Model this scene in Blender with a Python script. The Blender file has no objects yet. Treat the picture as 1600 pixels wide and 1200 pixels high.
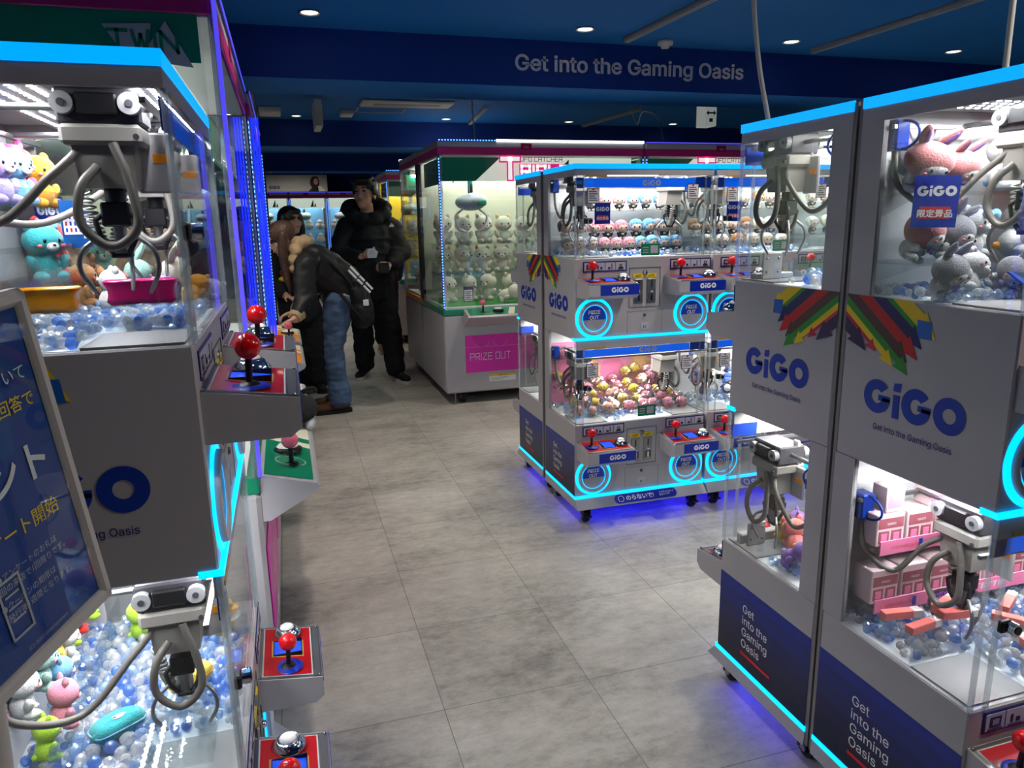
import bpy, math, random
from mathutils import Vector, Matrix, Euler, noise

# ------------------------------------------------------------------ camera, world, lights
SC = bpy.context.scene
COL = SC.collection
rnd = random.Random(7)
R = math.radians


def rot_rows(yaw, pitch, roll):
    fwd = Vector((math.sin(yaw) * math.cos(pitch), math.cos(yaw) * math.cos(pitch), -math.sin(pitch)))
    right = Vector((math.cos(yaw), -math.sin(yaw), 0))
    up = right.cross(fwd)
    r2 = math.cos(roll) * right + math.sin(roll) * up
    u2 = -math.sin(roll) * right + math.cos(roll) * up
    return r2, u2, fwd


CAM_H = 1.4
F_PX = 1139.5
r_, u_, f_ = rot_rows(0.294456, 0.220369, -0.018866)
cam_data = bpy.data.cameras.new('camera')
cam = bpy.data.objects.new('camera', cam_data)
COL.objects.link(cam)
cam.matrix_world = Matrix(((r_.x, u_.x, -f_.x, 0), (r_.y, u_.y, -f_.y, 0), (r_.z, u_.z, -f_.z, CAM_H), (0, 0, 0, 1)))
cam_data.sensor_width = 36
cam_data.lens = F_PX / 1600 * 36
cam_data.clip_start = 0.02
cam_data.clip_end = 60
SC.camera = cam

SC.view_settings.view_transform = 'Standard'
SC.view_settings.look = 'None'
SC.view_settings.gamma = 1
SC.view_settings.exposure = 0.0
SC.cycles.max_bounces = 8
SC.cycles.diffuse_bounces = 3
SC.cycles.glossy_bounces = 4
SC.cycles.transmission_bounces = 5
SC.cycles.transparent_max_bounces = 40
SC.cycles.use_denoising = True
SC.cycles.sample_clamp_indirect = 4.0
SC.cycles.caustics_reflective = False
SC.cycles.caustics_refractive = False

W_ = bpy.data.worlds.new('world')
SC.world = W_
W_.use_nodes = True
W_.node_tree.nodes['Background'].inputs[0].default_value = (0.30, 0.40, 0.60, 1)
W_.node_tree.nodes['Background'].inputs[1].default_value = 0.02

# downlight spots in recessed lamps; some unseen rows added for floor and banner
DOWNLIGHTS = [(x, y) for y in (0.45, 2.58, 4.72, 9.0) for x in (-1.35, 0.25, 1.97, 3.54, 5.0)] + [(x, 12.4) for x in (0.25, 1.97)]
SPOT_W = 64.0
for i, (x, y) in enumerate(DOWNLIGHTS):
    ld = bpy.data.lights.new('downlight_beam', 'SPOT')
    ld.energy = SPOT_W * ((1.8 if 1.5 < x < 2 else 0.06) if y < 1 else 1.0)  # near row: one lamp boosted to light the poster, the others dimmed
    ld.color = (1.0, 0.90, 0.76)
    ld.spot_size = R(90 if 1 < y < 12 else 150)
    ld.spot_blend = 0.55
    ld.shadow_soft_size = 0.05
    lo = bpy.data.objects.new('downlight_beam', ld)
    COL.objects.link(lo)
    lo.location = (x, y, 2.585)


# ------------------------------------------------------------------ materials
def lin(c):
    c = c / 255.0
    return c / 12.92 if c <= 0.04045 else ((c + 0.055) / 1.055) ** 2.4


def col(c):
    return (lin(c[0]), lin(c[1]), lin(c[2]), 1.0)


MATS = {}


def mat(name, c, rough=0.5, metal=0.0, trans=0.0, emit=0.0, coat=0.0, ior=1.45, noise=None, bump=None, sss=0.0, sheen=0.0, alpha=None):
    m = bpy.data.materials.new(name)
    m.use_nodes = True
    nt = m.node_tree
    b = nt.nodes['Principled BSDF']
    b.inputs['Base Color'].default_value = col(c)
    b.inputs['Roughness'].default_value = rough
    b.inputs['Metallic'].default_value = metal
    b.inputs['IOR'].default_value = ior
    b.inputs['Transmission Weight'].default_value = trans
    b.inputs['Coat Weight'].default_value = coat
    b.inputs['Sheen Weight'].default_value = sheen
    if emit:
        b.inputs['Emission Color'].default_value = col(c)
        b.inputs['Emission Strength'].default_value = emit
    if noise or bump:
        tc = nt.nodes.new('ShaderNodeTexCoord')
        nz = nt.nodes.new('ShaderNodeTexNoise')
        nt.links.new(tc.outputs['Object'], nz.inputs['Vector'])
        nz.inputs['Scale'].default_value = (noise or bump)[0]
        nz.inputs['Detail'].default_value = 4
        if noise:
            mx = nt.nodes.new('ShaderNodeMix')
            mx.data_type = 'RGBA'
            mx.inputs[6].default_value = col(c)
            k = noise[1]
            mx.inputs[7].default_value = col(tuple(max(0, min(255, v * (1 - k))) for v in c))
            nt.links.new(nz.outputs['Fac'], mx.inputs[0])
            nt.links.new(mx.outputs[2], b.inputs['Base Color'])
        if bump:
            bp = nt.nodes.new('ShaderNodeBump')
            bp.inputs['Strength'].default_value = bump[1]
            bp.inputs['Distance'].default_value = 0.01
            nt.links.new(nz.outputs['Fac'], bp.inputs['Height'])
            nt.links.new(bp.outputs[0], b.inputs['Normal'])
    MATS[name] = m
    return m


def glass_mat(name, tint, base=0.045, grazing=0.55, rough=0.0, body=0.0):
    """clear acrylic pane: light passes straight through, the surface mirrors more towards grazing angles"""
    m = bpy.data.materials.new(name)
    m.use_nodes = True
    nt = m.node_tree
    nt.nodes.clear()
    out = nt.nodes.new('ShaderNodeOutputMaterial')
    tr = nt.nodes.new('ShaderNodeBsdfTransparent')
    tr.inputs[0].default_value = (*tint, 1)
    gl = nt.nodes.new('ShaderNodeBsdfGlossy')
    gl.inputs['Roughness'].default_value = rough
    lw = nt.nodes.new('ShaderNodeLayerWeight')
    lw.inputs[0].default_value = 0.5
    pw = nt.nodes.new('ShaderNodeMath')
    pw.operation = 'POWER'
    pw.inputs[1].default_value = 4.0
    ma = nt.nodes.new('ShaderNodeMath')
    ma.operation = 'MULTIPLY_ADD'
    ma.inputs[1].default_value = grazing
    ma.inputs[2].default_value = base
    mx = nt.nodes.new('ShaderNodeMixShader')
    nt.links.new(lw.outputs['Facing'], pw.inputs[0])
    nt.links.new(pw.outputs[0], ma.inputs[0])
    nt.links.new(ma.outputs[0], mx.inputs[0])
    nt.links.new(tr.outputs[0], mx.inputs[1])
    nt.links.new(gl.outputs[0], mx.inputs[2])
    if body:
        df = nt.nodes.new('ShaderNodeBsdfTranslucent')
        df.inputs[0].default_value = (*tint, 1)
        d2 = nt.nodes.new('ShaderNodeBsdfDiffuse')
        d2.inputs[0].default_value = (*tint, 1)
        m1 = nt.nodes.new('ShaderNodeMixShader')
        m1.inputs[0].default_value = 0.5
        nt.links.new(d2.outputs[0], m1.inputs[1])
        nt.links.new(df.outputs[0], m1.inputs[2])
        m2 = nt.nodes.new('ShaderNodeMixShader')
        m2.inputs[0].default_value = body
        nt.links.new(mx.outputs[0], m2.inputs[1])
        nt.links.new(m1.outputs[0], m2.inputs[2])
        mx = m2
    nt.links.new(mx.outputs[0], out.inputs[0])
    MATS[name] = m
    return m


mat('white_panel', (182, 179, 182), 0.32, noise=(3, 0.04))
mat('white_inner', (236, 239, 241), 0.5)
mat('grey_plastic', (150, 150, 152), 0.4)
mat('seam_grey', (128, 124, 124), 0.4)
mat('dark_frame', (58, 56, 62), 0.35)
mat('navy', (0, 52, 160), 0.4)
mat('navy_text', (6, 20, 110), 0.4)
mat('royal', (20, 70, 190), 0.35)
mat('plate_blue', (10, 40, 165), 0.35)
mat('white_print', (240, 240, 242), 0.5)
mat('red_print', (215, 30, 40), 0.5)
mat('black', (14, 14, 16), 0.4)
mat('black_print', (25, 25, 32), 0.5)
mat('rubber', (18, 18, 19), 0.7)
mat('chrome', (205, 208, 212), 0.12, metal=1.0)
mat('steel', (150, 150, 150), 0.3, metal=0.9)
mat('hose_grey', (108, 104, 98), 0.45, metal=0.2)
mat('coil_grey', (150, 150, 146), 0.5)
mat('beige_box', (150, 146, 140), 0.4)
mat('red_ball', (215, 12, 18), 0.12, coat=0.6)
mat('pink_ball', (238, 110, 135), 0.15, coat=0.5)
mat('deck_red', (178, 14, 22), 0.28, coat=0.4)
mat('deck_gold', (196, 160, 90), 0.35)
mat('deck_grey', (80, 82, 88), 0.4)
mat('deck_green', (8, 130, 92), 0.3)
mat('orange', (240, 150, 30), 0.4)
mat('yellow', (240, 205, 20), 0.45)
mat('green', (30, 140, 40), 0.45)
mat('arrow_brown', (80, 50, 48), 0.5)
mat('arrow_purple', (48, 28, 80), 0.5)
mat('arrow_navy', (20, 26, 92), 0.5)
mat('arrow_red', (190, 22, 30), 0.5)
mat('arrow_crimson', (200, 24, 70), 0.5)
mat('arrow_blue', (20, 100, 190), 0.5)
mat('magenta', (225, 45, 175), 0.3)
mat('pink_print', (240, 130, 170), 0.45)
mat('fascia_red', (150, 18, 60), 0.35)
mat('fascia_pink', (190, 40, 120), 0.35)
mat('header_green', (20, 140, 110), 0.35)
mat('triple_pink', (235, 40, 130), 0.3)
mat('lcd', (40, 80, 225), 0.15, emit=0.45)
mat('neon_cyan', (0, 178, 255), 0.4, emit=2.0)
mat('neon_top', (0, 158, 250), 0.4, emit=1.15)
mat('exit_white', (235, 240, 235), 0.4, emit=0.22)
mat('title_white', (250, 245, 245), 0.4, emit=0.75)
mat('title_pink', (235, 30, 130), 0.4, emit=0.6)
mat('neon_blue', (18, 36, 255), 0.4, emit=2.2)
mat('under_blue', (14, 20, 255), 0.4, emit=14.0)
mat('under_violet', (70, 50, 255), 0.4, emit=6.0)
mat('neon_violet', (90, 80, 255), 0.4, emit=0.8)
mat('led_white', (255, 252, 248), 0.4, emit=42.0)
mat('led_tube', (245, 250, 255), 0.4, emit=3.5)
mat('led_dot', (250, 250, 255), 0.4, emit=280.0)
mat('led_dot_up', (250, 250, 255), 0.4, emit=330.0)
mat('bulb_dot', (90, 150, 255), 0.4, emit=4.0)
mat('lamp_lens', (255, 240, 220), 0.4, emit=6.0)
mat('header_blue_light', (10, 90, 225), 0.3, emit=0.75)
mat('sign_glow', (225, 235, 222), 0.4, emit=0.65)
mat('cream_wall', (228, 224, 200), 0.6)
mat('pink_wall', (240, 150, 190), 0.5)
mat('blue_wall', (110, 170, 215), 0.5)
mat('yellow_wall', (235, 190, 40), 0.5)
mat('white_ring', (190, 192, 198), 0.35)
mat('blue_plastic', (10, 60, 170), 0.2, trans=0.4)
mat('led_board', (205, 208, 212), 0.35)
glass_mat('pane', (0.965, 0.98, 0.975))
glass_mat('pane_dim', (0.80, 0.83, 0.88), 0.08, 0.6)
glass_mat('acrylic_edge', (0.86, 0.91, 0.93), 0.20, 0.5, 0.12, 0.16)
glass_mat('acrylic', (0.93, 0.96, 0.97), 0.08, 0.5, 0.03)


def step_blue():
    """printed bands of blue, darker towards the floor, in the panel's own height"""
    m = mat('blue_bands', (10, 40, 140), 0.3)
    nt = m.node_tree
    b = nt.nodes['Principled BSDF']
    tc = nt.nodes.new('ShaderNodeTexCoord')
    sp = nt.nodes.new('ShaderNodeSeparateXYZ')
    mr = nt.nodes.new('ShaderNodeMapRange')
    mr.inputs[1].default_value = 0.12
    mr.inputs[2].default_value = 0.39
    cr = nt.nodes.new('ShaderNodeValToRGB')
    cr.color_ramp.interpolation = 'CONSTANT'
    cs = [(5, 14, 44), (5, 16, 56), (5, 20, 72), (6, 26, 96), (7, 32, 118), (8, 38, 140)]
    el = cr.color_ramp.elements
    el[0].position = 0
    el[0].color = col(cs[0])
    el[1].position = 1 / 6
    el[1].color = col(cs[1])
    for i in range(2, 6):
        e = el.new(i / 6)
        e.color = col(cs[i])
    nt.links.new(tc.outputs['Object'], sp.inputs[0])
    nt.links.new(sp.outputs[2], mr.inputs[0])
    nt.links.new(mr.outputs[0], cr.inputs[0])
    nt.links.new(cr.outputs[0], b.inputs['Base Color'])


step_blue()


# ------------------------------------------------------------------ mesh builder
class MB:
    def __init__(s):
        s.v = []
        s.f = []
        s.mi = []
        s.sm = []
        s.mats = []

    def m(s, name):
        if name not in s.mats:
            s.mats.append(name)
        return s.mats.index(name)

    def add(s, vs, fs, m, smooth=False):
        o = len(s.v)
        s.v += [tuple(v) for v in vs]
        k = s.m(m)
        for f in fs:
            s.f.append(tuple(i + o for i in f))
            s.mi.append(k)
            s.sm.append(smooth)
        return s

    def box(s, a, b, m, bev=0.0):
        x0, y0, z0 = (min(a[i], b[i]) for i in range(3))
        x1, y1, z1 = (max(a[i], b[i]) for i in range(3))
        if bev <= 0:
            vs = [(x0, y0, z0), (x1, y0, z0), (x1, y1, z0), (x0, y1, z0), (x0, y0, z1), (x1, y0, z1), (x1, y1, z1), (x0, y1, z1)]
            return s.add(vs, [(0, 3, 2, 1), (4, 5, 6, 7), (0, 1, 5, 4), (1, 2, 6, 5), (2, 3, 7, 6), (3, 0, 4, 7)], m)
        bev = min(bev, (x1 - x0) * .45, (y1 - y0) * .45, (z1 - z0) * .45)
        ctr = ((x0 + x1) / 2, (y0 + y1) / 2, (z0 + z1) / 2)
        h = ((x1 - x0) / 2, (y1 - y0) / 2, (z1 - z0) / 2)
        vs = []
        ix = {}
        for sx in (-1, 1):
            for sy in (-1, 1):
                for sz in (-1, 1):
                    sg = (sx, sy, sz)
                    for ax in range(3):
                        p = [ctr[i] + sg[i] * (h[i] - (0 if i == ax else bev)) for i in range(3)]
                        ix[(sx, sy, sz, ax)] = len(vs)
                        vs.append(p)
        fs = []
        for ax in range(3):
            o1, o2 = [i for i in range(3) if i != ax]
            for sg in (-1, 1):
                q = []
                for (a1, a2) in ((-1, -1), (1, -1), (1, 1), (-1, 1)):
                    k = [0, 0, 0]
                    k[ax] = sg
                    k[o1] = a1
                    k[o2] = a2
                    q.append(ix[(*k, ax)])
                fs.append(q)
        for ax in range(3):
            o1, o2 = [i for i in range(3) if i != ax]
            for a1 in (-1, 1):
                for a2 in (-1, 1):
                    k = [0, 0, 0]
                    k[o1] = a1
                    k[o2] = a2
                    k[ax] = -1
                    p = [ix[(*k, o1)], ix[(*k, o2)]]
                    k[ax] = 1
                    fs.append([p[0], p[1], ix[(*k, o2)], ix[(*k, o1)]])
        for sx in (-1, 1):
            for sy in (-1, 1):
                for sz in (-1, 1):
                    fs.append([ix[(sx, sy, sz, a)] for a in range(3)])
        return s.add(vs, fs, m)

    def quad(s, ps, m):
        return s.add(ps, [tuple(range(len(ps)))], m)

    def cyl(s, p0, p1, r0, m, r1=None, n=14, caps=True, smooth=True):
        p0, p1 = Vector(p0), Vector(p1)
        r1 = r0 if r1 is None else r1
        d = (p1 - p0).normalized()
        a = d.orthogonal().normalized()
        b = d.cross(a)
        vs = []
        for p, r in ((p0, r0), (p1, r1)):
            for i in range(n):
                t = 2 * math.pi * i / n
                vs.append(p + r * (math.cos(t) * a + math.sin(t) * b))
        s.add(vs, [(i, (i + 1) % n, n + (i + 1) % n, n + i) for i in range(n)], m, smooth)
        if caps:
            s.add(vs[:n], [tuple(reversed(range(n)))], m)
            s.add(vs[n:], [tuple(range(n))], m)
        return s

    def tube(s, pts, r, m, n=8, closed=False):
        pts = [Vector(p) for p in pts]
        N = len(pts)
        vs = []
        a = None
        for i, p in enumerate(pts):
            if closed:
                d = (pts[(i + 1) % N] - pts[i - 1]).normalized()
            else:
                d = (pts[min(i + 1, N - 1)] - pts[max(i - 1, 0)]).normalized()
            if a is None:
                a = d.orthogonal().normalized()
            else:
                a = (a - d * a.dot(d))
                a = a.normalized() if a.length > 1e-6 else d.orthogonal().normalized()
            b = d.cross(a)
            rr = r[i] if isinstance(r, (list, tuple)) else r
            for k in range(n):
                t = 2 * math.pi * k / n
                vs.append(p + rr * (math.cos(t) * a + math.sin(t) * b))
        fs = []
        for i in range(N if closed else N - 1):
            j = (i + 1) % N
            for k in range(n):
                fs.append((i * n + k, i * n + (k + 1) % n, j * n + (k + 1) % n, j * n + k))
        s.add(vs, fs, m, True)
        if not closed:
            s.add(vs[:n], [tuple(reversed(range(n)))], m)
            s.add(vs[-n:], [tuple(range(n))], m)
        return s

    def ell(s, c, r, m, nu=14, nv=9, rot=None):
        c = Vector(c)
        if not isinstance(r, (tuple, list)):
            r = (r, r, r)
        vs = []
        for j in range(nv + 1):
            ph = math.pi * j / nv
            for i in range(nu):
                t = 2 * math.pi * i / nu
                p = Vector((r[0] * math.sin(ph) * math.cos(t), r[1] * math.sin(ph) * math.sin(t), r[2] * math.cos(ph)))
                if rot is not None:
                    p = rot @ p
                vs.append(c + p)
        fs = []
        for j in range(nv):
            for i in range(nu):
                i2 = (i + 1) % nu
                if j == 0:
                    fs.append((i, nu + i, nu + i2))
                elif j == nv - 1:
                    fs.append((j * nu + i, (j + 1) * nu + i, j * nu + i2))
                else:
                    fs.append((j * nu + i, (j + 1) * nu + i, (j + 1) * nu + i2, j * nu + i2))
        return s.add(vs, fs, m, True)

    def lathe(s, prof, m, c=(0, 0, 0), ax='z', n=20, smooth=True):
        c = Vector(c)
        vs = []
        for (r, z) in prof:
            for i in range(n):
                t = 2 * math.pi * i / n
                q = (r * math.cos(t), r * math.sin(t), z)
                if ax == 'y':
                    q = (q[0], -q[2], q[1])
                elif ax == 'x':
                    q = (q[2], q[0], q[1])
                vs.append(c + Vector(q))
        fs = []
        for j in range(len(prof) - 1):
            for i in range(n):
                fs.append((j * n + i, j * n + (i + 1) % n, (j + 1) * n + (i + 1) % n, (j + 1) * n + i))
        return s.add(vs, fs, m, smooth)

    def prism(s, poly, a, b, m, bev=0):
        """poly: list of 3-D points; extruded by vector b-a"""
        d = Vector(b) - Vector(a)
        n = len(poly)
        p0 = [Vector(p) for p in poly]
        p1 = [p + d for p in p0]
        fs = [tuple(reversed(range(n))), tuple(range(n, 2 * n))] + [(i, (i + 1) % n, n + (i + 1) % n, n + i) for i in range(n)]
        return s.add(p0 + p1, fs, m)

    def flat(s, vs2, fs, o, ux, uy, m, sc=1.0):
        """a flat 2-D shape set on the plane at o spanned by ux, uy"""
        o, ux, uy = Vector(o), Vector(ux), Vector(uy)
        return s.add([o + ux * (x * sc) + uy * (y * sc) for x, y in vs2], fs, m)

    def text(s, t, o, ux, uy, size, m, bold=0.0, align='L', sx=1.0, thick=0.0):
        vs, fs, w = text_shape(t, bold)
        off = {'L': 0, 'C': -w / 2, 'R': -w}[align]
        o, ux, uy = Vector(o), Vector(ux), Vector(uy)
        nrm = ux.cross(uy).normalized() * thick
        P = [o + ux * ((x + off) * size * sx) + uy * (y * size) + nrm for x, y in vs]
        s.add(P, fs, m)
        if thick:
            edge = {}
            for f in fs:
                for i in range(len(f)):
                    e = (f[i], f[(i + 1) % len(f)])
                    k = (min(e), max(e))
                    edge[k] = None if k in edge else e
            n0 = len(P)
            Q = [p - nrm for p in P]
            s.add(P + Q, [(e[1], e[0], e[0] + n0, e[1] + n0) for e in edge.values() if e], m)
        return s

    def ring(s, c, ux, uy, r0, r1, m, a0=0, a1=360, n=40):
        c, ux, uy = Vector(c), Vector(ux), Vector(uy)
        vs = []
        for i in range(n + 1):
            t = R(a0 + (a1 - a0) * i / n)
            d = math.cos(t) * ux + math.sin(t) * uy
            vs += [c + d * r0, c + d * r1]
        return s.add(vs, [(2 * i, 2 * i + 1, 2 * i + 3, 2 * i + 2) for i in range(n)], m)

    def disc(s, c, ux, uy, r, m, n=32, a0=0, a1=360):
        c, ux, uy = Vector(c), Vector(ux), Vector(uy)
        full = a1 - a0 >= 360
        pts = [c + (math.cos(R(a0 + (a1 - a0) * i / n)) * ux + math.sin(R(a0 + (a1 - a0) * i / n)) * uy) * r for i in range(n if full else n + 1)]
        return s.add(pts, [tuple(range(len(pts)))], m)

    def mesh(s, name):
        me = bpy.data.meshes.new(name)
        me.from_pydata(s.v, [], s.f)
        for k in s.mats:
            me.materials.append(MATS[k])
        me.polygons.foreach_set('material_index', s.mi)
        me.polygons.foreach_set('use_smooth', s.sm)
        me.update()
        return me

    def build(s, name, parent=None, loc=None):
        return link(name, s.mesh(name), parent, loc)


def link(name, me, parent=None, loc=None, rz=0.0, rot=None, scale=None):
    o = bpy.data.objects.new(name, me)
    COL.objects.link(o)
    if parent is not None:
        o.parent = parent
    if loc is not None:
        o.location = loc
    if rot is not None:
        o.rotation_euler = rot
    elif rz:
        o.rotation_euler = (0, 0, rz)
    if scale is not None:
        o.scale = scale if isinstance(scale, (tuple, list)) else (scale,) * 3
    return o


def thing(name, label, cat, loc=(0, 0, 0), rz=0.0, group=None, rot=None, scale=None):
    o = link(name, None, None, loc, rz, rot, scale)
    o.empty_display_size = 0.05
    return tag(o, label, cat, group)


def tag(o, label, cat, group=None, kind=None):
    o['label'] = label
    o['category'] = cat
    if group:
        o['group'] = group
    if kind:
        o['kind'] = kind
    return o


def struct(o, label=None):
    o['kind'] = 'structure'
    if label:
        o['label'] = label
    return o


def copy_tree(o, parent=None):
    kids = [c for c in bpy.data.objects if c.parent == o]
    c = o.copy()
    COL.objects.link(c)
    if parent is not None:
        c.parent = parent
    for k in kids:
        copy_tree(k, c)
    return c


TXT = {}
try:  # Blender's own interface typeface, shipped with the program; its built-in lettering serves otherwise
    import os
    FONT = bpy.data.fonts.load(os.path.join(bpy.utils.system_resource('DATAFILES'), 'fonts', 'Inter.woff2'))
except Exception:
    FONT = None


def text_shape(t, bold=0.0):
    key = (t, bold)
    if key not in TXT:
        cu = bpy.data.curves.new('lettering', 'FONT')
        cu.body = t
        if FONT and t.isascii():
            cu.font = FONT
        cu.size = 1.0
        cu.offset = bold
        cu.resolution_u = 3
        ob = bpy.data.objects.new('lettering', cu)
        me = bpy.data.meshes.new_from_object(ob)
        vs = [(v.co.x, v.co.y) for v in me.vertices]
        fs = [tuple(p.vertices) for p in me.polygons]
        w = max([x for x, y in vs], default=0)
        bpy.data.objects.remove(ob)
        bpy.data.curves.remove(cu)
        bpy.data.meshes.remove(me)
        TXT[key] = (vs, fs, w)
    return TXT[key]


def logo_shape():
    """heavy round letters G i G O, one unit high, as flat polygons; returns verts, faces, width"""
    vs, fs = [], []

    def ringp(cx, a0, a1, r0=0.205, r1=0.5, n=30):
        o = len(vs)
        for i in range(n + 1):
            t = R(a0 + (a1 - a0) * i / n)
            vs.append((cx + r0 * math.cos(t), 0.5 + r0 * math.sin(t)))
            vs.append((cx + r1 * math.cos(t), 0.5 + r1 * math.sin(t)))
        for i in range(n):
            fs.append((o + 2 * i, o + 2 * i + 1, o + 2 * i + 3, o + 2 * i + 2))

    def polyp(ps):
        o = len(vs)
        vs.extend(ps)
        fs.append(tuple(range(o, o + len(ps))))

    def G(cx):
        ringp(cx, 40, 360)
        polyp([(cx + 0.06, 0.40), (cx + 0.48, 0.40), (cx + 0.505, 0.565), (cx + 0.06, 0.565)])

    G(0.5)
    polyp([(1.10, 0.0), (1.33, 0.0), (1.33, 0.68), (1.10, 0.68)])
    polyp([(1.08, 0.78), (1.33, 0.78), (1.35, 1.04), (1.10, 1.00)])
    G(1.90)
    ringp(2.97, 0, 360, n=40)
    return vs, fs, 3.47


LOGO = logo_shape()


def logo(mb, o, ux, uy, height, m, align='C'):
    vs, fs, w = LOGO
    off = -w / 2 if align == 'C' else 0
    mb.flat([(x + off, y) for x, y in vs], fs, o, ux, uy, m, height)


def baked(mb, name, voxel=0.006, smooth=4, folds=None):
    """one continuous surface grown round all the shapes of mb"""
    ob = mb.build(name)
    rm = ob.modifiers.new('remesh', 'REMESH')
    rm.mode = 'VOXEL'
    rm.voxel_size = voxel
    rm.use_smooth_shade = True
    if smooth:
        sm = ob.modifiers.new('smooth', 'SMOOTH')
        sm.iterations = smooth
        sm.factor = 0.5
    bpy.context.view_layer.update()
    dg = bpy.context.evaluated_depsgraph_get()
    me = bpy.data.meshes.new_from_object(ob.evaluated_get(dg))
    me.name = name
    if not me.materials:
        for k in mb.mats:
            me.materials.append(MATS[k])
    if folds:  # soft creases of the cloth
        sc, amp, zs = folds
        nr = [v.normal.copy() for v in me.vertices]
        for v, n in zip(me.vertices, nr):
            p = v.co
            k = noise.noise(Vector((p.x * sc, p.y * sc, p.z * sc * zs))) + .5 * noise.noise(Vector((p.x * sc * 2.3, p.y * sc * 2.3, p.z * sc * zs * 2.3 + 7)))
            v.co = p + n * amp * k
        me.update()
    old = ob.data
    bpy.data.objects.remove(ob)
    bpy.data.meshes.remove(old)
    return me


ORD = ['first', 'second', 'third', 'fourth', 'fifth', 'sixth', 'seventh', 'eighth', 'ninth', 'tenth', 'eleventh', 'twelfth']

# ------------------------------------------------------------------ room shell
CEIL = 2.6
XL, XR, YN, YF = -2.6, 8.0, -2.2, 15.4


def floor_material():
    m = bpy.data.materials.new('concrete_vinyl_tiles')
    m.use_nodes = True
    nt = m.node_tree
    b = nt.nodes['Principled BSDF']
    N = nt.nodes.new
    L = nt.links.new
    tc = N('ShaderNodeTexCoord')
    mp = N('ShaderNodeMapping')
    mp.inputs['Location'].default_value = (0.118, -0.036, 0)
    L(tc.outputs['Object'], mp.inputs[0])
    n1 = N('ShaderNodeTexNoise')
    n1.inputs['Scale'].default_value = 2.6
    n1.inputs['Detail'].default_value = 12
    n1.inputs['Roughness'].default_value = 0.70
    n2 = N('ShaderNodeTexNoise')
    n2.inputs['Scale'].default_value = 22
    n2.inputs['Detail'].default_value = 10
    n2.inputs['Roughness'].default_value = 0.78
    br = N('ShaderNodeTexBrick')
    br.offset = 0.0
    br.squash = 1.0
    br.inputs['Scale'].default_value = 1.0
    br.inputs['Brick Width'].default_value = 0.4575
    br.inputs['Row Height'].default_value = 0.4575
    br.inputs['Mortar Size'].default_value = 0.0012
    br.inputs['Mortar Smooth'].default_value = 0.1
    br.inputs['Bias'].default_value = 0.0
    br.inputs['Color1'].default_value = (0.40, 0.40, 0.40, 1)
    br.inputs['Color2'].default_value = (0.60, 0.60, 0.60, 1)
    br.inputs['Mortar'].default_value = (0.0, 0.0, 0.0, 1)
    L(mp.outputs[0], br.inputs['Vector'])
    st = N('ShaderNodeMapping')
    st.inputs['Scale'].default_value = (0.75, 1.25, 1)
    L(tc.outputs['Object'], st.inputs[0])
    L(st.outputs[0], n1.inputs['Vector'])
    L(st.outputs[0], n2.inputs['Vector'])
    cr = N('ShaderNodeValToRGB')
    cr.color_ramp.elements[0].position = 0.34
    cr.color_ramp.elements[0].color = col((116, 111, 103))
    cr.color_ramp.elements[1].position = 0.68
    cr.color_ramp.elements[1].color = col((208, 203, 192))
    e = cr.color_ramp.elements.new(0.5)
    e.color = col((174, 169, 159))
    mxn = N('ShaderNodeMath')
    mxn.operation = 'MULTIPLY_ADD'
    mxn.inputs[1].default_value = 0.44
    L(n2.outputs['Fac'], mxn.inputs[0])
    sc = N('ShaderNodeMath')
    sc.operation = 'MULTIPLY'
    sc.inputs[1].default_value = 0.62
    L(n1.outputs['Fac'], sc.inputs[0])
    L(sc.outputs[0], mxn.inputs[2])
    tv = N('ShaderNodeMath')
    tv.operation = 'MULTIPLY_ADD'
    tv.inputs[1].default_value = 0.30
    tv.inputs[2].default_value = -0.165
    bw = N('ShaderNodeRGBToBW')
    L(br.outputs['Color'], bw.inputs[0])
    L(bw.outputs[0], tv.inputs[0])
    ad = N('ShaderNodeMath')
    ad.operation = 'ADD'
    L(mxn.outputs[0], ad.inputs[0])
    L(tv.outputs[0], ad.inputs[1])
    L(ad.outputs[0], cr.inputs[0])
    mx = N('ShaderNodeMix')
    mx.data_type = 'RGBA'
    mx.inputs[7].default_value = col((112, 106, 98))
    L(br.outputs['Fac'], mx.inputs[0])
    L(cr.outputs[0], mx.inputs[6])
    L(mx.outputs[2], b.inputs['Base Color'])
    b.inputs['Roughness'].default_value = 0.42
    rr = N('ShaderNodeMapRange')
    rr.inputs[3].default_value = 0.34
    rr.inputs[4].default_value = 0.52
    L(n1.outputs['Fac'], rr.inputs[0])
    L(rr.outputs[0], b.inputs['Roughness'])
    bp = N('ShaderNodeBump')
    bp.inputs['Strength'].default_value = 0.08
    bp.inputs['Distance'].default_value = 0.004
    L(n2.outputs['Fac'], bp.inputs['Height'])
    L(bp.outputs[0], b.inputs['Normal'])
    MATS['floor_tiles'] = m


floor_material()
mat('ceiling_blue', (0, 106, 188), 0.75, noise=(1.2, 0.06))
mat('beam_blue', (0, 52, 140), 0.7, noise=(1.2, 0.06))
mat('wall_blue', (10, 50, 150), 0.7, noise=(2, 0.08))
mat('letter_white', (225, 226, 232), 0.5)
mat('fitting_white', (225, 222, 215), 0.5)
mat('fitting_grey', (170, 170, 168), 0.45)
mat('cable_white', (200, 198, 190), 0.5)

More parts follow.
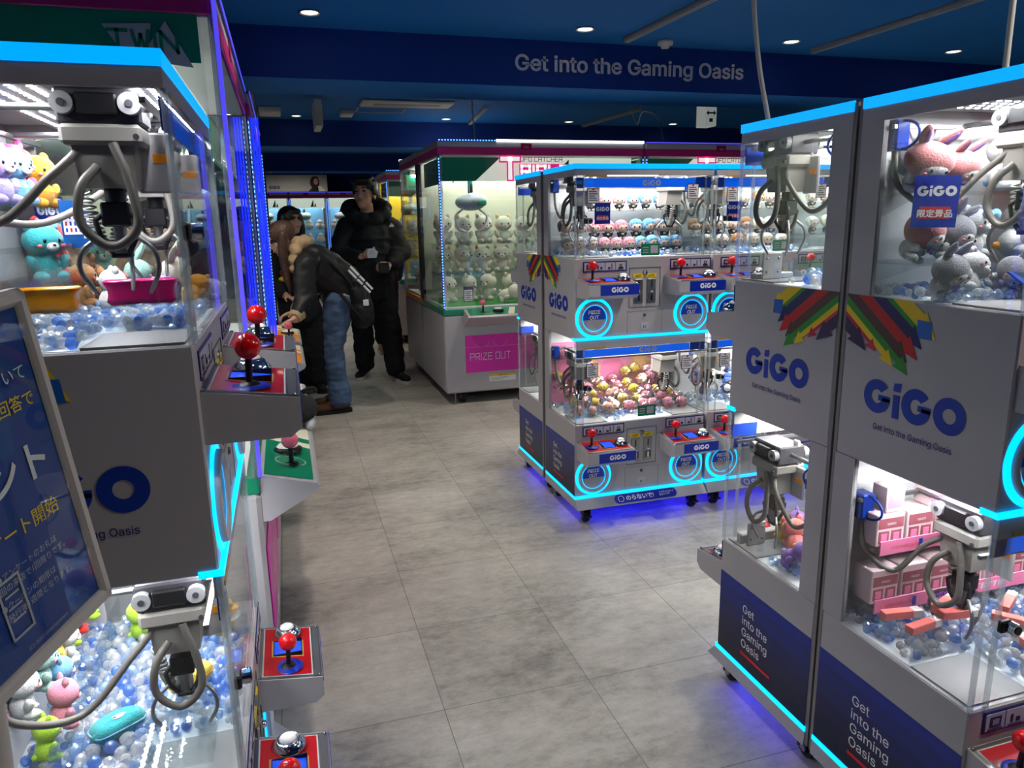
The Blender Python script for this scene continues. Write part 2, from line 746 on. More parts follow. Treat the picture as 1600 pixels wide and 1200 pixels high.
b = MB().box((XL, YN, -0.1), (XR, YF, 0), 'floor_tiles')
struct(b.build('floor'))
struct(MB().box((XL, YN, CEIL), (XR, YF, CEIL + 0.1), 'ceiling_blue').build('ceiling'))
struct(MB().box((XL, YF, 0), (XR, YF + 0.1, CEIL), 'wall_blue').build('wall_back'))
struct(MB().box((XL - 0.1, YN, 0), (XL, YF, CEIL), 'wall_blue').build('wall_left'))
struct(MB().box((XR, YN, 0), (XR + 0.1, YF, CEIL), 'wall_blue').build('wall_right'))
struct(MB().box((XL, YN - 0.1, 0), (XR, YN, CEIL), 'wall_blue').build('wall_front'))
for i, (y0, y1) in enumerate(((5.08, 5.70), (9.33, 9.95), (13.6, 14.2))):
    m_ = MB().box((XL, y0, 2.3), (XR, y1, CEIL), 'ceiling_blue')
    m_.quad([(XL, y0 - .0015, 2.3), (XR, y0 - .0015, 2.3), (XR, y0 - .0015, CEIL), (XL, y0 - .0015, CEIL)], 'beam_blue')
    struct(m_.build('trim_%d' % (i + 1)))

t = MB()
t.text('Get into the Gaming Oasis', (1.575, 5.078, 2.405), (1, 0, 0), (0, 0, 1), 0.19, 'letter_white', bold=0.016, thick=0.004)
_w = text_shape('Get into the Gaming Oasis', 0.016)[2]
t.v = [(1.60 + (v[0] - 1.575) * (1.80 / (_w * 0.19)), v[1], v[2]) for v in t.v]
tag(t.build('wall_lettering'), 'white slogan lettering across the dark blue ceiling beam', 'lettering')

# recessed downlights
LROW = {0.45: 'in the unseen row above the camera', 2.58: 'in the added unseen row nearest the camera', 4.72: 'in front of the slogan beam', 9.0: 'beyond the slogan beam', 12.4: 'in the unseen row added before the banner'}
dl = MB().lathe([(0.052, 0.0), (0.062, -0.006), (0.060, -0.010), (0.048, -0.006), (0.045, 0.004)], 'fitting_white', n=24).mesh('trim_ring')
dl2 = MB().disc((0, 0, -0.004), (1, 0, 0), (0, -1, 0), 0.047, 'lamp_lens', 24).mesh('lamp_lens')
for i, (x, y) in enumerate(DOWNLIGHTS):
    n_ = [q for q in DOWNLIGHTS if q[1] == y].index((x, y))
    o = thing('downlight', 'lit recessed round downlight %s, %s from the left' % (LROW[y], ORD[n_]), 'ceiling light', (x, y, CEIL), group='recessed downlights')
    link('trim_ring', dl, o)
    link('lamp_lens', dl2, o)


def ceiling_box(name, label, cat, a, b_, m='fitting_white', bev=0.01):
    return tag(MB().box(a, b_, m, bev).build(name), label, cat)


# lighting tracks, detectors, vents, signs and cables on the ceiling
def track(p, q, label, drop=0.035):
    p, q = Vector(p), Vector(q)
    d = (q - p).normalized()
    s_ = Vector((-d.y, d.x, 0)) * 0.017
    mb = MB()
    z0, z1 = CEIL - drop, CEIL
    for (w0, w1, a, b2) in ((-1, -0.3, z0, z1), (0.3, 1, z0, z1), (-1, 1, CEIL - 0.012, z1)):
        A = [p + s_ * w0, p + s_ * w1, q + s_ * w1, q + s_ * w0]
        mb.prism([(v.x, v.y, a) for v in A], (0, 0, a), (0, 0, b2), 'fitting_grey')
    tag(mb.build('lighting_track'), label, 'lighting track', 'lighting tracks on the ceiling')


track((2.335, 4.88, 0), (2.38, 3.7, 0), 'grey lighting track on the ceiling just before the slogan beam, above the smoke detector')
track((3.855, 4.89, 0), (3.88, 3.3, 0), 'grey lighting track on the ceiling before the slogan beam, furthest right')
track((2.32, 9.25, 0), (2.17, 7.9, 0), 'grey lighting track over the tall catcher cabinets, left of two beyond the beam')
track((3.83, 9.25, 0), (3.90, 7.75, 0), 'grey lighting track beyond the slogan beam with a cable hanging from it')
track((-0.17, 9.0, 0), (-0.19, 7.4, 0), 'grey lighting track above the left row of catcher cabinets')
sd = MB().lathe([(0, -0.05), (0.028, -0.05), (0.03, -0.036), (0.052, -0.03), (0.056, 0.0), (0, 0)], 'fitting_white', (2.645, 4.90, CEIL), n=24)
tag(sd.build('smoke_detector'), 'round white smoke detector on the blue ceiling above the slogan', 'smoke detector')
ac = thing('air_conditioner', 'long flat white ceiling air conditioning cassette beyond the slogan beam', 'air conditioner', (1.32, 7.87, CEIL))
MB().box((-0.47, -0.17, -0.03), (0.47, 0.17, 0), 'fitting_white', 0.02).build('panel', ac)
MB().box((-0.34, -0.07, -0.034), (0.34, 0.07, -0.031), 'fitting_grey').build('air_grille', ac)
ht = MB()
for (a, b_) in (((0.86, 8.25), (1.38, 8.27)), ((0.86, 8.6), (1.38, 8.62)), ((0.86, 8.25), (0.88, 8.62)), ((1.36, 8.25), (1.38, 8.62))):
    ht.box((a[0], a[1], CEIL - 0.006), (b_[0], b_[1], CEIL), 'fitting_grey')
tag(ht.build('access_hatch'), 'thin rectangular access hatch frame in the blue ceiling behind the air conditioner', 'hatch')
ceiling_box('wall_speaker', 'small white box fixed to the ceiling left of the access hatch', 'ceiling box', (0.70, 8.45, CEIL - 0.05), (0.84, 8.7, CEIL))
ceiling_box('ceiling_vent', 'flat grey ceiling vent near the left row of cabinets', 'vent', (-0.14, 8.35, CEIL - 0.06), (0.08, 8.7, CEIL))
es = thing('exit_sign', 'small edge-on ceiling sign panel hanging near the ceiling vent', 'sign', (0.41, 7.65, CEIL))
MB().box((-0.035, -0.25, -0.30), (0.035, 0.25, -0.06), 'fitting_white', 0.006).build('panel', es)
MB().cyl((0, 0.1, -0.06), (0, 0.1, 0), 0.01, 'fitting_grey').build('hanger', es)
MB().cyl((0, -0.1, -0.06), (0, -0.1, 0), 0.01, 'fitting_grey').build('hanger', es)
ex = thing('exit_sign', 'white hanging exit sign with a green arrow above the middle cabinets', 'sign', (4.285, 7.02, CEIL))
MB().box((-0.065, -0.09, -0.29), (0.065, 0.09, -0.07), 'exit_white', 0.004).build('panel', ex)
sg = MB()
sg.box((-0.05, -0.0925, -0.17), (0.05, -0.0905, -0.155), 'header_green')
for s_ in (-1, 1):
    sg.prism([(s_ * 0.055, -0.0925, -0.1625), (s_ * 0.03, -0.0925, -0.135), (s_ * 0.03, -0.0925, -0.19)], (0, 0, 0), (0, 0.002, 0), 'header_green')
sg.box((-0.02, -0.0925, -0.25), (0.02, -0.0905, -0.215), 'header_green')
sg.build('arrow', ex)
MB().cyl((0, 0.03, -0.07), (0, 0.03, 0), 0.012, 'fitting_grey').build('hanger', ex)


def spline(P, n=8):
    P = [Vector(p) for p in P]
    P = [P[0] * 2 - P[1]] + P + [P[-1] * 2 - P[-2]]
    out = []
    for i in range(1, len(P) - 2):
        for k in range(n):
            t_ = k / n
            a, b2, c, d = P[i - 1], P[i], P[i + 1], P[i + 2]
            out.append(0.5 * ((2 * b2) + (c - a) * t_ + (2 * a - 5 * b2 + 4 * c - d) * t_ * t_ + (3 * b2 - a - 3 * c + d) * t_ ** 3))
    out.append(P[-2])
    return out


def cable(pts, label, r=0.006):
    tag(MB().tube(spline(pts), r, 'cable_white').build('power_cable'), label, 'cable', 'power cables from the ceiling')


# ------------------------------------------------------------------ two-tier claw machines
CACHE = {}


def cached(key, fn):
    if key not in CACHE:
        CACHE[key] = fn()
    return CACHE[key]


def deck_meshes():
    """control deck, local: back edge on y=0, protrudes to -y, width .23, top falls from z=.02 to 0"""
    w, pr = 0.232, 0.143
    b = MB()
    prof = [(0, 0.02), (-pr, 0.0), (-pr, -0.047), (-pr + 0.018, -0.062), (0, -0.062)]
    b.prism([(0, y, z) for y, z in prof], (0, 0, 0), (w, 0, 0), 'white_panel')
    k = 0.02 / pr
    top = lambda x, y, h=0.0: (x, y, 0.02 + k * y + h)
    b.quad([top(0.003, -pr + .001, .0012), top(w - .003, -pr + .001, .0012), top(w - .003, -0.002, .0012), top(0.003, -0.002, .0012)], 'steel')
    b.quad([top(0.006, -pr + .004, .002), top(w - .006, -pr + .004, .002), top(w - .006, -pr + .018, .002), top(0.006, -pr + .018, .002)], 'deck_grey')
    b.quad([top(0.010, -pr + .021, .002), top(w - .010, -pr + .021, .002), top(w - .010, -0.010, .002), top(0.010, -0.010, .002)], 'white_ring')
    b.quad([top(0.013, -pr + .024, .0026), top(w - .013, -pr + .024, .0026), top(w - .013, -0.013, .0026), top(0.013, -0.013, .0026)], 'deck_red')
    b.quad([top(0.088, -0.103, .0032), top(0.160, -0.103, .0032), top(0.160, -0.030, .0032), top(0.088, -0.030, .0032)], 'deck_gold')
    for (x, y) in ((0.008, -0.006), (w - .008, -0.006), (0.008, -pr + .006), (w - .008, -pr + .006)):
        b.ell(top(x, y, 0.003), (0.004, 0.004, 0.002), 'chrome', 8, 4)
    deck = b.mesh('control_deck')
    p = MB().box((0.052, -pr - .0015, -0.0455), (w + 0.0005, -pr, -0.001), 'plate_blue')
    logo(p, (0.052 + (w - 0.052) / 2, -pr - .0022, -0.034), (1, 0, 0), (0, 0, 1), 0.023, 'white_print')
    plate = p.mesh('name_plate')
    s = MB()
    s.quad([top(0.094, -0.098, .0042), top(0.154, -0.098, .0042), top(0.154, -0.036, .0042), top(0.094, -0.036, .0042)], 'lcd')
    for q in (((0.092, -.100), (0.156, -.098)), ((0.092, -.036), (0.156, -.034)), ((0.092, -.1), (0.094, -.034)), ((0.154, -.1), (0.156, -.034))):
        s.box(top(*q[0], .003), top(*q[1], .0055), 'black')
    screen = s.mesh('screen')
    j = MB()
    jc = top(0.046, -0.068, 0.003)
    j.lathe([(0, 0.004), (0.022, 0.004), (0.030, 0.002), (0.033, 0)], 'plate_blue', jc, n=24)
    j.lathe([(0, 0.009), (0.012, 0.008), (0.017, 0.004)], 'black', jc, n=20)
    j.cyl((jc[0], jc[1], jc[2] + .004), (jc[0], jc[1] - .003, jc[2] + .05), 0.0055, 'black', n=10)
    j.ell((jc[0], jc[1] - .003, jc[2] + .064), 0.0205, 'red_ball', 20, 12)
    stick = j.mesh('joystick')
    c = top(0.193, -0.066, 0.003)
    d = MB()
    d.lathe([(0.033, 0), (0.034, 0.004), (0.024, 0.016), (0.019, 0.020), (0.018, 0.016)], 'chrome', c, n=24)
    d.lathe([(0.017, 0.017), (0.016, 0.022), (0.010, 0.026), (0, 0.027)], 'white_print', c, n=20)
    return deck, plate, screen, stick, d.mesh('push_button')


def ring_meshes():
    """round prize door at its own centre, facing -y"""
    ux, uz = (1, 0, 0), (0, 0, 1)
    n = MB().ring((0, -.004, 0), ux, uz, 0.0765, 0.0885, 'neon_cyan', n=48)
    n.lathe([(0.0885, 0.004), (0.0915, 0.0)], 'neon_cyan', ax='y', n=48)
    neon = n.mesh('neon_ring')
    r = MB().lathe([(0.0772, 0.004), (0.0755, 0.013), (0.067, 0.014), (0.060, 0.006), (0.060, -0.03)], 'white_ring', ax='y', n=40)
    r.ring((0, -.0065, 0), ux, uz, 0.0572, 0.0600, 'neon_cyan', n=40)
    bezel = r.mesh('bezel')
    f = MB().disc((0, 0.002, 0), ux, uz, 0.057, 'white_panel', 40)
    f.disc((0, -.001, 0), ux, uz, 0.0555, 'royal', 36, -8, 188)
    f.text('PRIZE', (0, -.002, 0.019), ux, uz, 0.031, 'white_print', 0.022, 'C', .95)
    f.text('OUT', (0, -.002, -0.005), ux, uz, 0.031, 'white_print', 0.022, 'C', .95)
    return neon, bezel, f.mesh('flap')


def instr_mesh():
    b = MB().box((0, -.002, 0), (0.21, 0, 0.046), 'navy_text')
    for i in range(4):
        x = 0.005 + i * 0.0505
        b.box((x, -.003, 0.005), (x + 0.0475, -.0015, 0.041), 'white_ring')
        cx = x + 0.024
        if i == 0:
            b.box((cx - .014, -.0038, .012), (cx + .014, -.0028, .034), 'black_print')
            b.box((cx - .008, -.0042, .017), (cx + .008, -.0036, .029), 'grey_plastic')
        elif i == 1:
            b.box((cx - .012, -.0038, .012), (cx - .006, -.0028, .030), 'black_print')
            b.box((cx + .002, -.0038, .012), (cx + .012, -.0028, .022), 'black_print')
        elif i == 2:
            b.box((cx - .012, -.0038, .012), (cx, -.0028, .020), 'black_print')
            b.box((cx + .005, -.0038, .012), (cx + .009, -.0028, .036), 'black_print')
        else:
            b.box((cx - .012, -.0038, .010), (cx + .012, -.0028, .018), 'black_print')
            b.ring((cx, -.0035, .025), (1, 0, 0), (0, 0, 1), 0.004, 0.008, 'black_print', n=12)
        b.box((cx - .018, -.0038, .0065), (cx + .018, -.0028, .0085), 'black_print')
    return b.mesh('instruction_strip')


def coin_meshes():
    b = MB()
    for (a, c) in (((0, 0), (.155, .002)), ((0, .178), (.155, .18)), ((0, 0), (.002, .18)), ((.153, 0), (.155, .18))):
        b.box((a[0], -.002, a[1]), (c[0], 0.001, c[1]), 'deck_grey')
    b.lathe([(0.013, 0), (0.012, 0.004), (0, 0.005)], 'steel', (0.0775, 0, 0.155), ax='y', n=16)
    for x in (0.022, 0.087):
        b.box((x - .004, -.0025, 0.134), (x + .048, 0, 0.152), 'yellow')
        b.text('100円', (x + .02, -.003, 0.138), (1, 0, 0), (0, 0, 1), 0.013, 'black_print', 0.01, 'C')
    plate = b.mesh('coin_plate')
    s = MB().box((0, -.007, 0), (.045, 0, 0.112), 'steel', 0.006)
    s.box((.020, -.0085, .072), (.025, -.006, .103), 'black')
    s.box((.006, -.009, .012), (.039, -.006, .046), 'deck_grey', 0.004)
    s.lathe([(0.009, 0), (0.007, 0.008), (0, 0.009)], 'chrome', (0.0225, -.007, 0.056), ax='y', n=12)
    s.box((.018, -.010, .014), (.027, -.006, .040), 'chrome')
    return plate, s.mesh('coin_slot')


def caster_mesh():
    b = MB()
    b.box((-0.022, -0.022, 0.064), (0.022, 0.022, 0.075), 'black')
    b.box((-0.019, -0.018, 0.02), (-0.013, 0.018, 0.066), 'black')
    b.box((0.013, -0.018, 0.02), (0.019, 0.018, 0.066), 'black')
    b.cyl((-0.012, 0.006, 0.028), (0.012, 0.006, 0.028), 0.028, 'rubber', n=20)
    b.cyl((-0.021, 0.006, 0.028), (0.021, 0.006, 0.028), 0.010, 'steel', n=12)
    b.box((-0.014, -0.052, 0.036), (0.014, -0.016, 0.044), 'black', 0.003)
    return b.mesh('caster')


def crane_meshes():
    """gantry head at its rail, z=0 the rail axis, hanging down"""
    g = MB()
    g.box((-0.062, -0.045, -0.030), (0.062, 0.045, 0.026), 'dark_frame', 0.004)
    g.box((-0.030, -0.058, -0.016), (0.030, -0.044, 0.016), 'black', 0.003)
    for sx in (-1, 1):
        for sy in (-1, 1):
            g.cyl((sx * .048, sy * .045, 0.0), (sx * .048, sy * .060, 0.0), 0.017, 'grey_plastic', n=18)
            g.cyl((sx * .048, sy * .060, 0.0), (sx * .048, sy * .062, 0.0), 0.006, 'dark_frame', n=10)
    head = g.mesh('gantry')
    m = MB().box((-0.060, -0.052, -0.062), (0.060, 0.052, -0.030), 'beige_box', 0.006)
    m.prism([(-.046, -.042, -.062), (.046, -.042, -.062), (.041, -.037, -.128), (-.041, -.037, -.128)], (0, -.042, 0), (0, .042, 0), 'beige_box')
    m.cyl((0.052, -0.055, -.05), (0.052, -0.058, -.05), 0.005, 'dark_frame', n=8)
    motor = m.mesh('motor_box')
    c = MB()
    c.cyl((0, 0, -0.128), (0, 0, -0.150), 0.016, 'black', n=14)
    c.box((-0.022, -0.020, -0.190), (0.022, 0.020, -0.150), 'black', 0.003)
    c.cyl((0, 0, -0.19), (0, 0, -0.232), 0.010, 'steel', n=12)
    c.box((-0.016, -0.012, -0.242), (0.016, 0.012, -0.232), 'black', 0.002)
    for a in (90, 210, 330):
        d = Vector((math.cos(R(a)), math.sin(R(a)), 0))
        z = Vector((0, 0, 1))
        c.tube([d * .018 - z * .165, d * .036 - z * .180, d * .030 - z * .21, d * .014 - z * .234], 0.005, 'black', 6)
        c.tube(spline([d * .030 - z * .205, d * .062 - z * .228, d * .068 - z * .262, d * .046 - z * .302], 4), [0.0042] * 12 + [0.003], 'steel', 6)
    claw = c.mesh('claw')
    h = MB()
    h.tube(spline([(-.012, -.045, -.095), (-.036, -.066, -.13), (-.040, -.072, -.185), (.0, -.074, -.222), (.040, -.068, -.19), (.034, -.058, -.12), (.016, -.050, -.06)], 6), 0.0075, 'hose_grey', 8)
    hose = h.mesh('hose')
    k = []
    for i in range(330):
        u = i / 329
        ctr = Vector((-0.048 + 0.055 * u, 0.012, -0.130 - 0.098 * math.sin(math.pi * u) ** .8))
        t = u * 2 * math.pi * 32
        k.append(ctr + Vector((0.010 * math.cos(t), 0.010 * math.sin(t), 0.0)))
    coil = MB().tube(k, 0.0026, 'coil_grey', 4).mesh('coil_cord')
    cv = MB().box((.034, .020, -.135), (.096, .028, -.035), 'white_panel', .006)
    cv.box((.034, .022, -.035), (.062, .030, .040), 'white_panel', .005)
    cv.box((.062, .0185, -.085), (.088, .0205, -.070), 'orange')
    cover = cv.mesh('cover_plate')
    return head, motor, claw, hose, coil, cover


def arrows(b, pt, mir, D):
    """printed ribbon of arrows falling from the back edge of the side panel. pt(s, t): s from the left edge, t down from the top"""
    def P(s, t):
        return pt(D - s if mir else s, t)
    K = 0.72
    bands = [(-0.125, -0.090, 0.205, 'yellow'), (-0.090, -0.078, 0.190, 'green'), (0, 0, 0, 'arrow_blue'), (-0.078, -0.050, 0.180, 'arrow_navy'),
             (-0.050, -0.022, 0.172, 'arrow_red'), (-0.022, 0.004, 0.150, 'arrow_brown'), (0.004, 0.022, 0.158, 'green'),
             (0.022, 0.038, 0.120, 'yellow'), (0.038, 0.047, 0.076, 'arrow_crimson'), (0.047, 0.078, 0.036, 'arrow_purple')]
    for i, (c1, c2, se, m) in enumerate(bands):
        w = c2 - c1
        if m == 'arrow_blue':
            poly = [(0.190, 0.034), (0.224, 0.036), (0.228, 0.070), (0.192, 0.070)]
        else:
            A = [(0, c1)] if c1 >= 0 else ([(0, 0), (-c1 / K, 0)] if c2 > 0 else [(-c1 / K, 0)])
            B = [(0, c2)] if c2 >= 0 else [(-c2 / K, 0)]
            h = 0.011
            lo = se - w * .55
            poly = A + [(se, K * se + c1), (se + h * .5, K * se + c1 - h * .55), (se + w * .55 + h, K * se + c2 + h * 1.1), (lo - h, K * lo + c2 + h * .55), (lo, K * lo + c2)] + B
        poly = [(max(0.0, s), max(0.0, t)) for s, t in poly]
        off = 0.0004 + 0.00012 * i
        q = [P(s, t) for s, t in poly]
        nv = Vector(pt.n) * off
        q = [Vector(v) + nv for v in q]
        if mir:
            q.reverse()
        b.quad(q, m)


class ClawMachine:
    def __init__(s, loc, rz, label, W=0.675, D=0.40, sides='LR', cranes=None, dots=False, led=True, H=1.632, raise_deck=0.0):
        s.W, s.D, s.loc, s.rz = W, D, Vector(loc), rz
        s.M = Matrix.Translation(s.loc) @ Matrix.Rotation(rz, 4, 'Z')
        r = s.root = thing('claw_machine', label, 'claw machine', loc, rz, group='two-tier claw machines')
        ZL0, ZL1, ZU0, ZU1 = 0.475, 0.872, 1.232, 1.583
        s.ZL0, s.ZL1, s.ZU0, s.ZU1 = ZL0, ZL1, ZU0, ZU1
        t = 0.012
        c = MB()
        c.box((0, 0, 0.128), (W, D, ZL0), 'white_panel', 0.003)
        c.build('lower_cabinet', r)
        c = MB().box((0, 0, ZL1), (W, D, ZU0), 'white_panel', 0.003)
        c.box((t, 0.0, 0.825), (W - t, 0.012, ZL1), 'white_panel')
        c.build('upper_cabinet', r)
        c = MB()
        zt_ = H - 0.022
        for a_, b_ in (((0, 0), (W, .012)), ((0, D - .012), (W, D)), ((0, .012), (.012, D - .012)), ((W - .012, .012), (W, D - .012))):
            c.box((a_[0], a_[1], ZU1), (b_[0], b_[1], zt_), 'white_panel')
        c.box((0.004, 0.004, zt_), (W - .004, D - .004, H - 0.004), 'white_inner')
        c.build('top_cover', r)
        for (z0, z1) in ((ZL0, ZL1), (ZU0, ZU1)):
            for x0 in (0.0, W - t):
                MB().box((x0, D - 0.060, z0), (x0 + t, D, z1), 'white_panel').build('rear_post', r)
            MB().box((t, D - 0.012, z0), (W - t, D - 0.002, z1), 'white_inner').build('back_panel', r)
        for x0 in (0.001, W - .019):
            MB().box((x0, D, 0.08), (x0 + .018, D + 0.010, H - 0.004), 'seam_grey').build('seam_post', r)
        sk = MB()
        a, b2 = 0.128, 0.077
        e = 0.046
        top = [(0, 0, a), (W, 0, a), (W, D, a), (0, D, a)]
        bot = [(-.004, -e, b2), (W + .004, -e, b2), (W + .004, D, b2), (-.004, D, b2)]
        sk.add(top + bot, [(0, 1, 2, 3), (7, 6, 5, 4), (0, 4, 5, 1), (1, 5, 6, 2), (2, 6, 7, 3), (3, 7, 4, 0)], 'white_panel')
        n_ = Vector((0, -0.051, 0.046)).normalized()
        uy = Vector((0, 0.046, 0.051)).normalized()
        o = Vector((0.19, -e + .004, b2 + .006)) + Vector((0, -.0012, .0008))
        L_, h_ = 0.33, 0.045
        pts = []
        for (cx, sg) in ((L_ - h_ / 2, 1), (h_ / 2, -1)):
            for i in range(9):
                th = R(-90 + 180 * i / 8) if sg > 0 else R(90 + 180 * i / 8)
                pts.append(o + Vector((cx + math.cos(th) * h_ / 2, 0, 0)) + uy * (h_ / 2 + math.sin(th) * h_ / 2))
        sk.quad(pts, 'plate_blue')
        o2 = o + n_ * .0008
        sk.ring(o2 + Vector((.035, 0, 0)) + uy * h_ / 2, (1, 0, 0), uy, 0.013, 0.0155, 'white_print', n=20)
        sk.text('のらないで!', o2 + Vector((.06, 0, 0)) + uy * .013, (1, 0, 0), uy, 0.028, 'white_print', 0.02)
        for k in (0.014, 0.026):
            sk.text('ケガをするので' if k > .02 else '危ないです', o2 + Vector((.235, 0, 0)) + uy * k, (1, 0, 0), uy, 0.0115, 'white_print', 0.005)
        sk.build('skirt', r)
        for nm, z0, th, y0 in (('low', 0.117, .013, -0.009), ('mid', 0.868, .011, -0.007), ('top', H - 0.021, .021, -0.002)):
            nb = MB()
            nm_ = 'neon_top' if nm == 'top' else 'neon_cyan'
            nb.box((-.0025, y0, z0), (W + .0025, 0.004, z0 + th), nm_)
            if nm != 'mid':
                nb.box((-.0025, 0.004, z0), (0.003, D, z0 + th), nm_)
                nb.box((W - .003, 0.004, z0), (W + .0025, D, z0 + th), nm_)
            else:
                nb.box((-.0025, 0.004, z0), (0.003, 0.03, z0 + th), 'neon_cyan')
                nb.box((W - .003, 0.004, z0), (W + .0025, 0.03, z0 + th), 'neon_cyan')
            nb.build('neon_trim', r)
        ug = MB().box((0.06, 0.03, 0.069), (W - .06, 0.05, 0.076), 'under_blue')
        ug.box((0.03, 0.05, 0.069), (0.045, D - .06, 0.076), 'under_violet').box((W - 0.045, 0.05, 0.069), (W - .03, D - .06, 0.076), 'under_violet')
        ug.build('underglow_strip', r)
        g = 0.004
        for (z0, z1, zt) in ((ZL0, ZL1, 0.825), (ZU0, ZU1, ZU1)):
            MB().box((g, 0.001, z0), (W - g, 0.001 + g, zt), 'pane').build('front_glass', r)
            for x0 in (0.001, W - .001 - g):
                MB().box((x0, 0.008, z0), (x0 + g, D - 0.060, z1), 'pane').build('side_glass', r)
            for x0 in (0.0, 0.038, W - 0.006, W - .044):
                MB().box((x0, -0.003, z0), (x0 + .006, 0.006, z1 if x0 in (0.0, W - .006) else zt), 'acrylic_edge').build('acrylic_post', r)
        for (z0, z1) in ((0.787, 0.826), (1.530, 1.574)):
            hl = MB().box((0.010, 0.0065, z0), (.044, 0.0095, z1), 'navy')
            hl.box((W - .088, 0.0065, z0), (W - .010, 0.0095, z1), 'navy')
            hl.box((0.046, 0.0072, z0 + .003), (W - 0.09, 0.0095, z1 - .003), 'white_ring')
            hl.quad([(0.046, .0068, z0 + .003), (W - .09, .0068, z0 + .003), (W - .09, .0068, z1 - .003), (0.046, .0068, z1 - .003)], 'header_blue_light')
            logo(hl, (W / 2 + .03, 0.0056, z0 + .008), (1, 0, 0), (0, 0, 1), 0.026, 'white_ring')
            lk = MB().box((.040, -.010, z0 - .150), (.066, .002, z0 - .125), 'black', .003)
            lk.cyl((.062, -.010, z0 - .138), (.062, -.024, z0 - .138), .013, 'chrome', n=18)
            lk.cyl((.062, -.024, z0 - .138), (.062, -.0255, z0 - .138), .008, 'black', n=14)
            lk.build('glass_lock', r)
            hl.box((0.046, -0.002, z1 + .002), (0.15, 0.0, z1 + .011), 'deck_gold')
            hl.build('header_light', r)
        dk = cached('deck', deck_meshes)
        rg = cached('ring', ring_meshes)
        im = cached('instr', instr_mesh)
        cm = cached('coin', coin_meshes)
        for zt, zr, zi, zc in ((0.376, 0.222, 0.420, 0.256), (1.126, 0.967, 1.171, 1.004)):
            for x in (0.008, 0.435):
                d = link('control_deck', dk[0], r, (x, 0, zt + (raise_deck if zt > 1 else 0)))
                link('name_plate', dk[1], d)
                link('screen', dk[2], d)
                link('joystick', dk[3], d)
                link('push_button', dk[4], d)
                link('instruction_strip', im, r, (x + 0.030, 0, zi))
            for x in (0.0925, 0.582):
                p = link('prize_door', rg[1], r, (x, 0, zr))
                link('neon_ring', rg[0], p)
                link('flap', rg[2], p)
            p = link('coin_plate', cm[0], r, (0.262, 0, zc))
            for x in (0.022, 0.087):
                link('coin_slot', cm[1], p, (x, 0, 0.018))
            hb = MB()
            z0 = zc - 0.12
            for (a_, c_) in (((0.255, z0), (0.257, z0 + .105)), ((0.43, z0), (0.432, z0 + .105)), ((0.255, z0 + .104), (0.432, z0 + .106))):
                hb.box((a_[0], -.0015, a_[1]), (c_[0], .001, c_[1]), 'grey_plastic')
            hb.lathe([(0.008, 0), (0.007, 0.004), (0, 0.005)], 'deck_grey', (0.342, 0, z0 + .085), ax='y', n=14)
            hb.box((.322, -.002, z0 + .02), (.362, 0, z0 + .05), 'white_ring')
            hb.text('12', (0.342, -.0026, z0 + .026), (1, 0, 0), (0, 0, 1), 0.02, 'black_print', 0.01, 'C')
            hb.build('service_hatch', r)
        ct = cached('caster', caster_mesh)
        for (x, y) in ((0.055, 0.0), (W - .055, 0.0), (0.055, D - .05), (W - .055, D - .05)):
            link('caster', ct, r, (x, y, 0))
        # printed side panels
        for side in sides:
            pb = MB()
            x = -0.0006 if side == 'L' else W + 0.0006
            ux = Vector((0, -1, 0)) if side == 'L' else Vector((0, 1, 0))
            org = Vector((x, D if side == 'L' else 0, 0))
            nv = Vector((-1, 0, 0)) if side == 'L' else Vector((1, 0, 0))
            uz = Vector((0, 0, 1))
            mir = side == 'R'

            def pt(s_, t_, org=org, ux=ux):
                return org + ux * s_ + uz * (ZU0 - t_)
            pt.n = nv
            arrows(pb, pt, mir, D)
            lc = D * 0.5
            logo(pb, org + ux * (lc - .005) + uz * 0.990 + nv * .0006, ux, uz, 0.072, 'navy')
            wt = text_shape('Get into the Gaming Oasis', .004)[2]
            pb.text('Get into the Gaming Oasis', org + ux * lc + uz * 0.955 + nv * .0006, ux, uz, .196 / wt / .92, 'navy_text', 0.004, 'C', .92)
            pb.build('logo_print', r)
            pb = MB()
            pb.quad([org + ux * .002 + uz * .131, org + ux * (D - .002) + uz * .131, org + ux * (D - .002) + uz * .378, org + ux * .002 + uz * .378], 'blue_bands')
            s0 = 0.116
            for k, wd in enumerate(('Get', 'into the', 'Gaming', 'Oasis')):
                pb.text(wd, org + ux * s0 + uz * (0.300 - k * .0355) + nv * .0008, ux, uz, 0.047, 'white_print', 0.004)
            q = org + ux * s0 + nv * .0008
            pb.quad([q + uz * .168, q + ux * .135 + uz * .168, q + ux * .135 + uz * .177, q + uz * .177], 'red_print')
            pb.build('slogan_print', r)
        # inside: lamps, rails, chutes, cranes
        for z1 in (ZL1, H - .022):
            lp = MB()
            dm = 'led_dot' if z1 == ZL1 else 'led_dot_up'
            if dots and (dots == 'both' or z1 != ZL1):
                lp.box((0.03, .17, z1 - .012), (W - .03, .285, z1 - .002), 'led_board')
                lp.box((0.03, 0.018, z1 - .012), (W - .03, 0.06, z1 - .002), 'led_board')
                for i in range(28):
                    for j in range(4):
                        lp.disc((0.045 + i * .0217, .186 + j * .0275, z1 - .0125), (1, 0, 0), (0, -1, 0), 0.0046, dm, 6)
                    for j in range(2):
                        lp.disc((0.045 + i * .0217, 0.030 + j * .019, z1 - .0125), (1, 0, 0), (0, -1, 0), 0.0046, dm, 6)
            else:
                for y_ in (.035, .21):
                    lp.box((0.04, y_, z1 - .014), (W - .04, y_ + .05, z1 - .002), 'led_board')
                    lp.quad([(0.045, y_ + .004, z1 - .0145), (0.045, y_ + .046, z1 - .0145), (W - .045, y_ + .046, z1 - .0145), (W - .045, y_ + .004, z1 - .0145)], 'led_white')
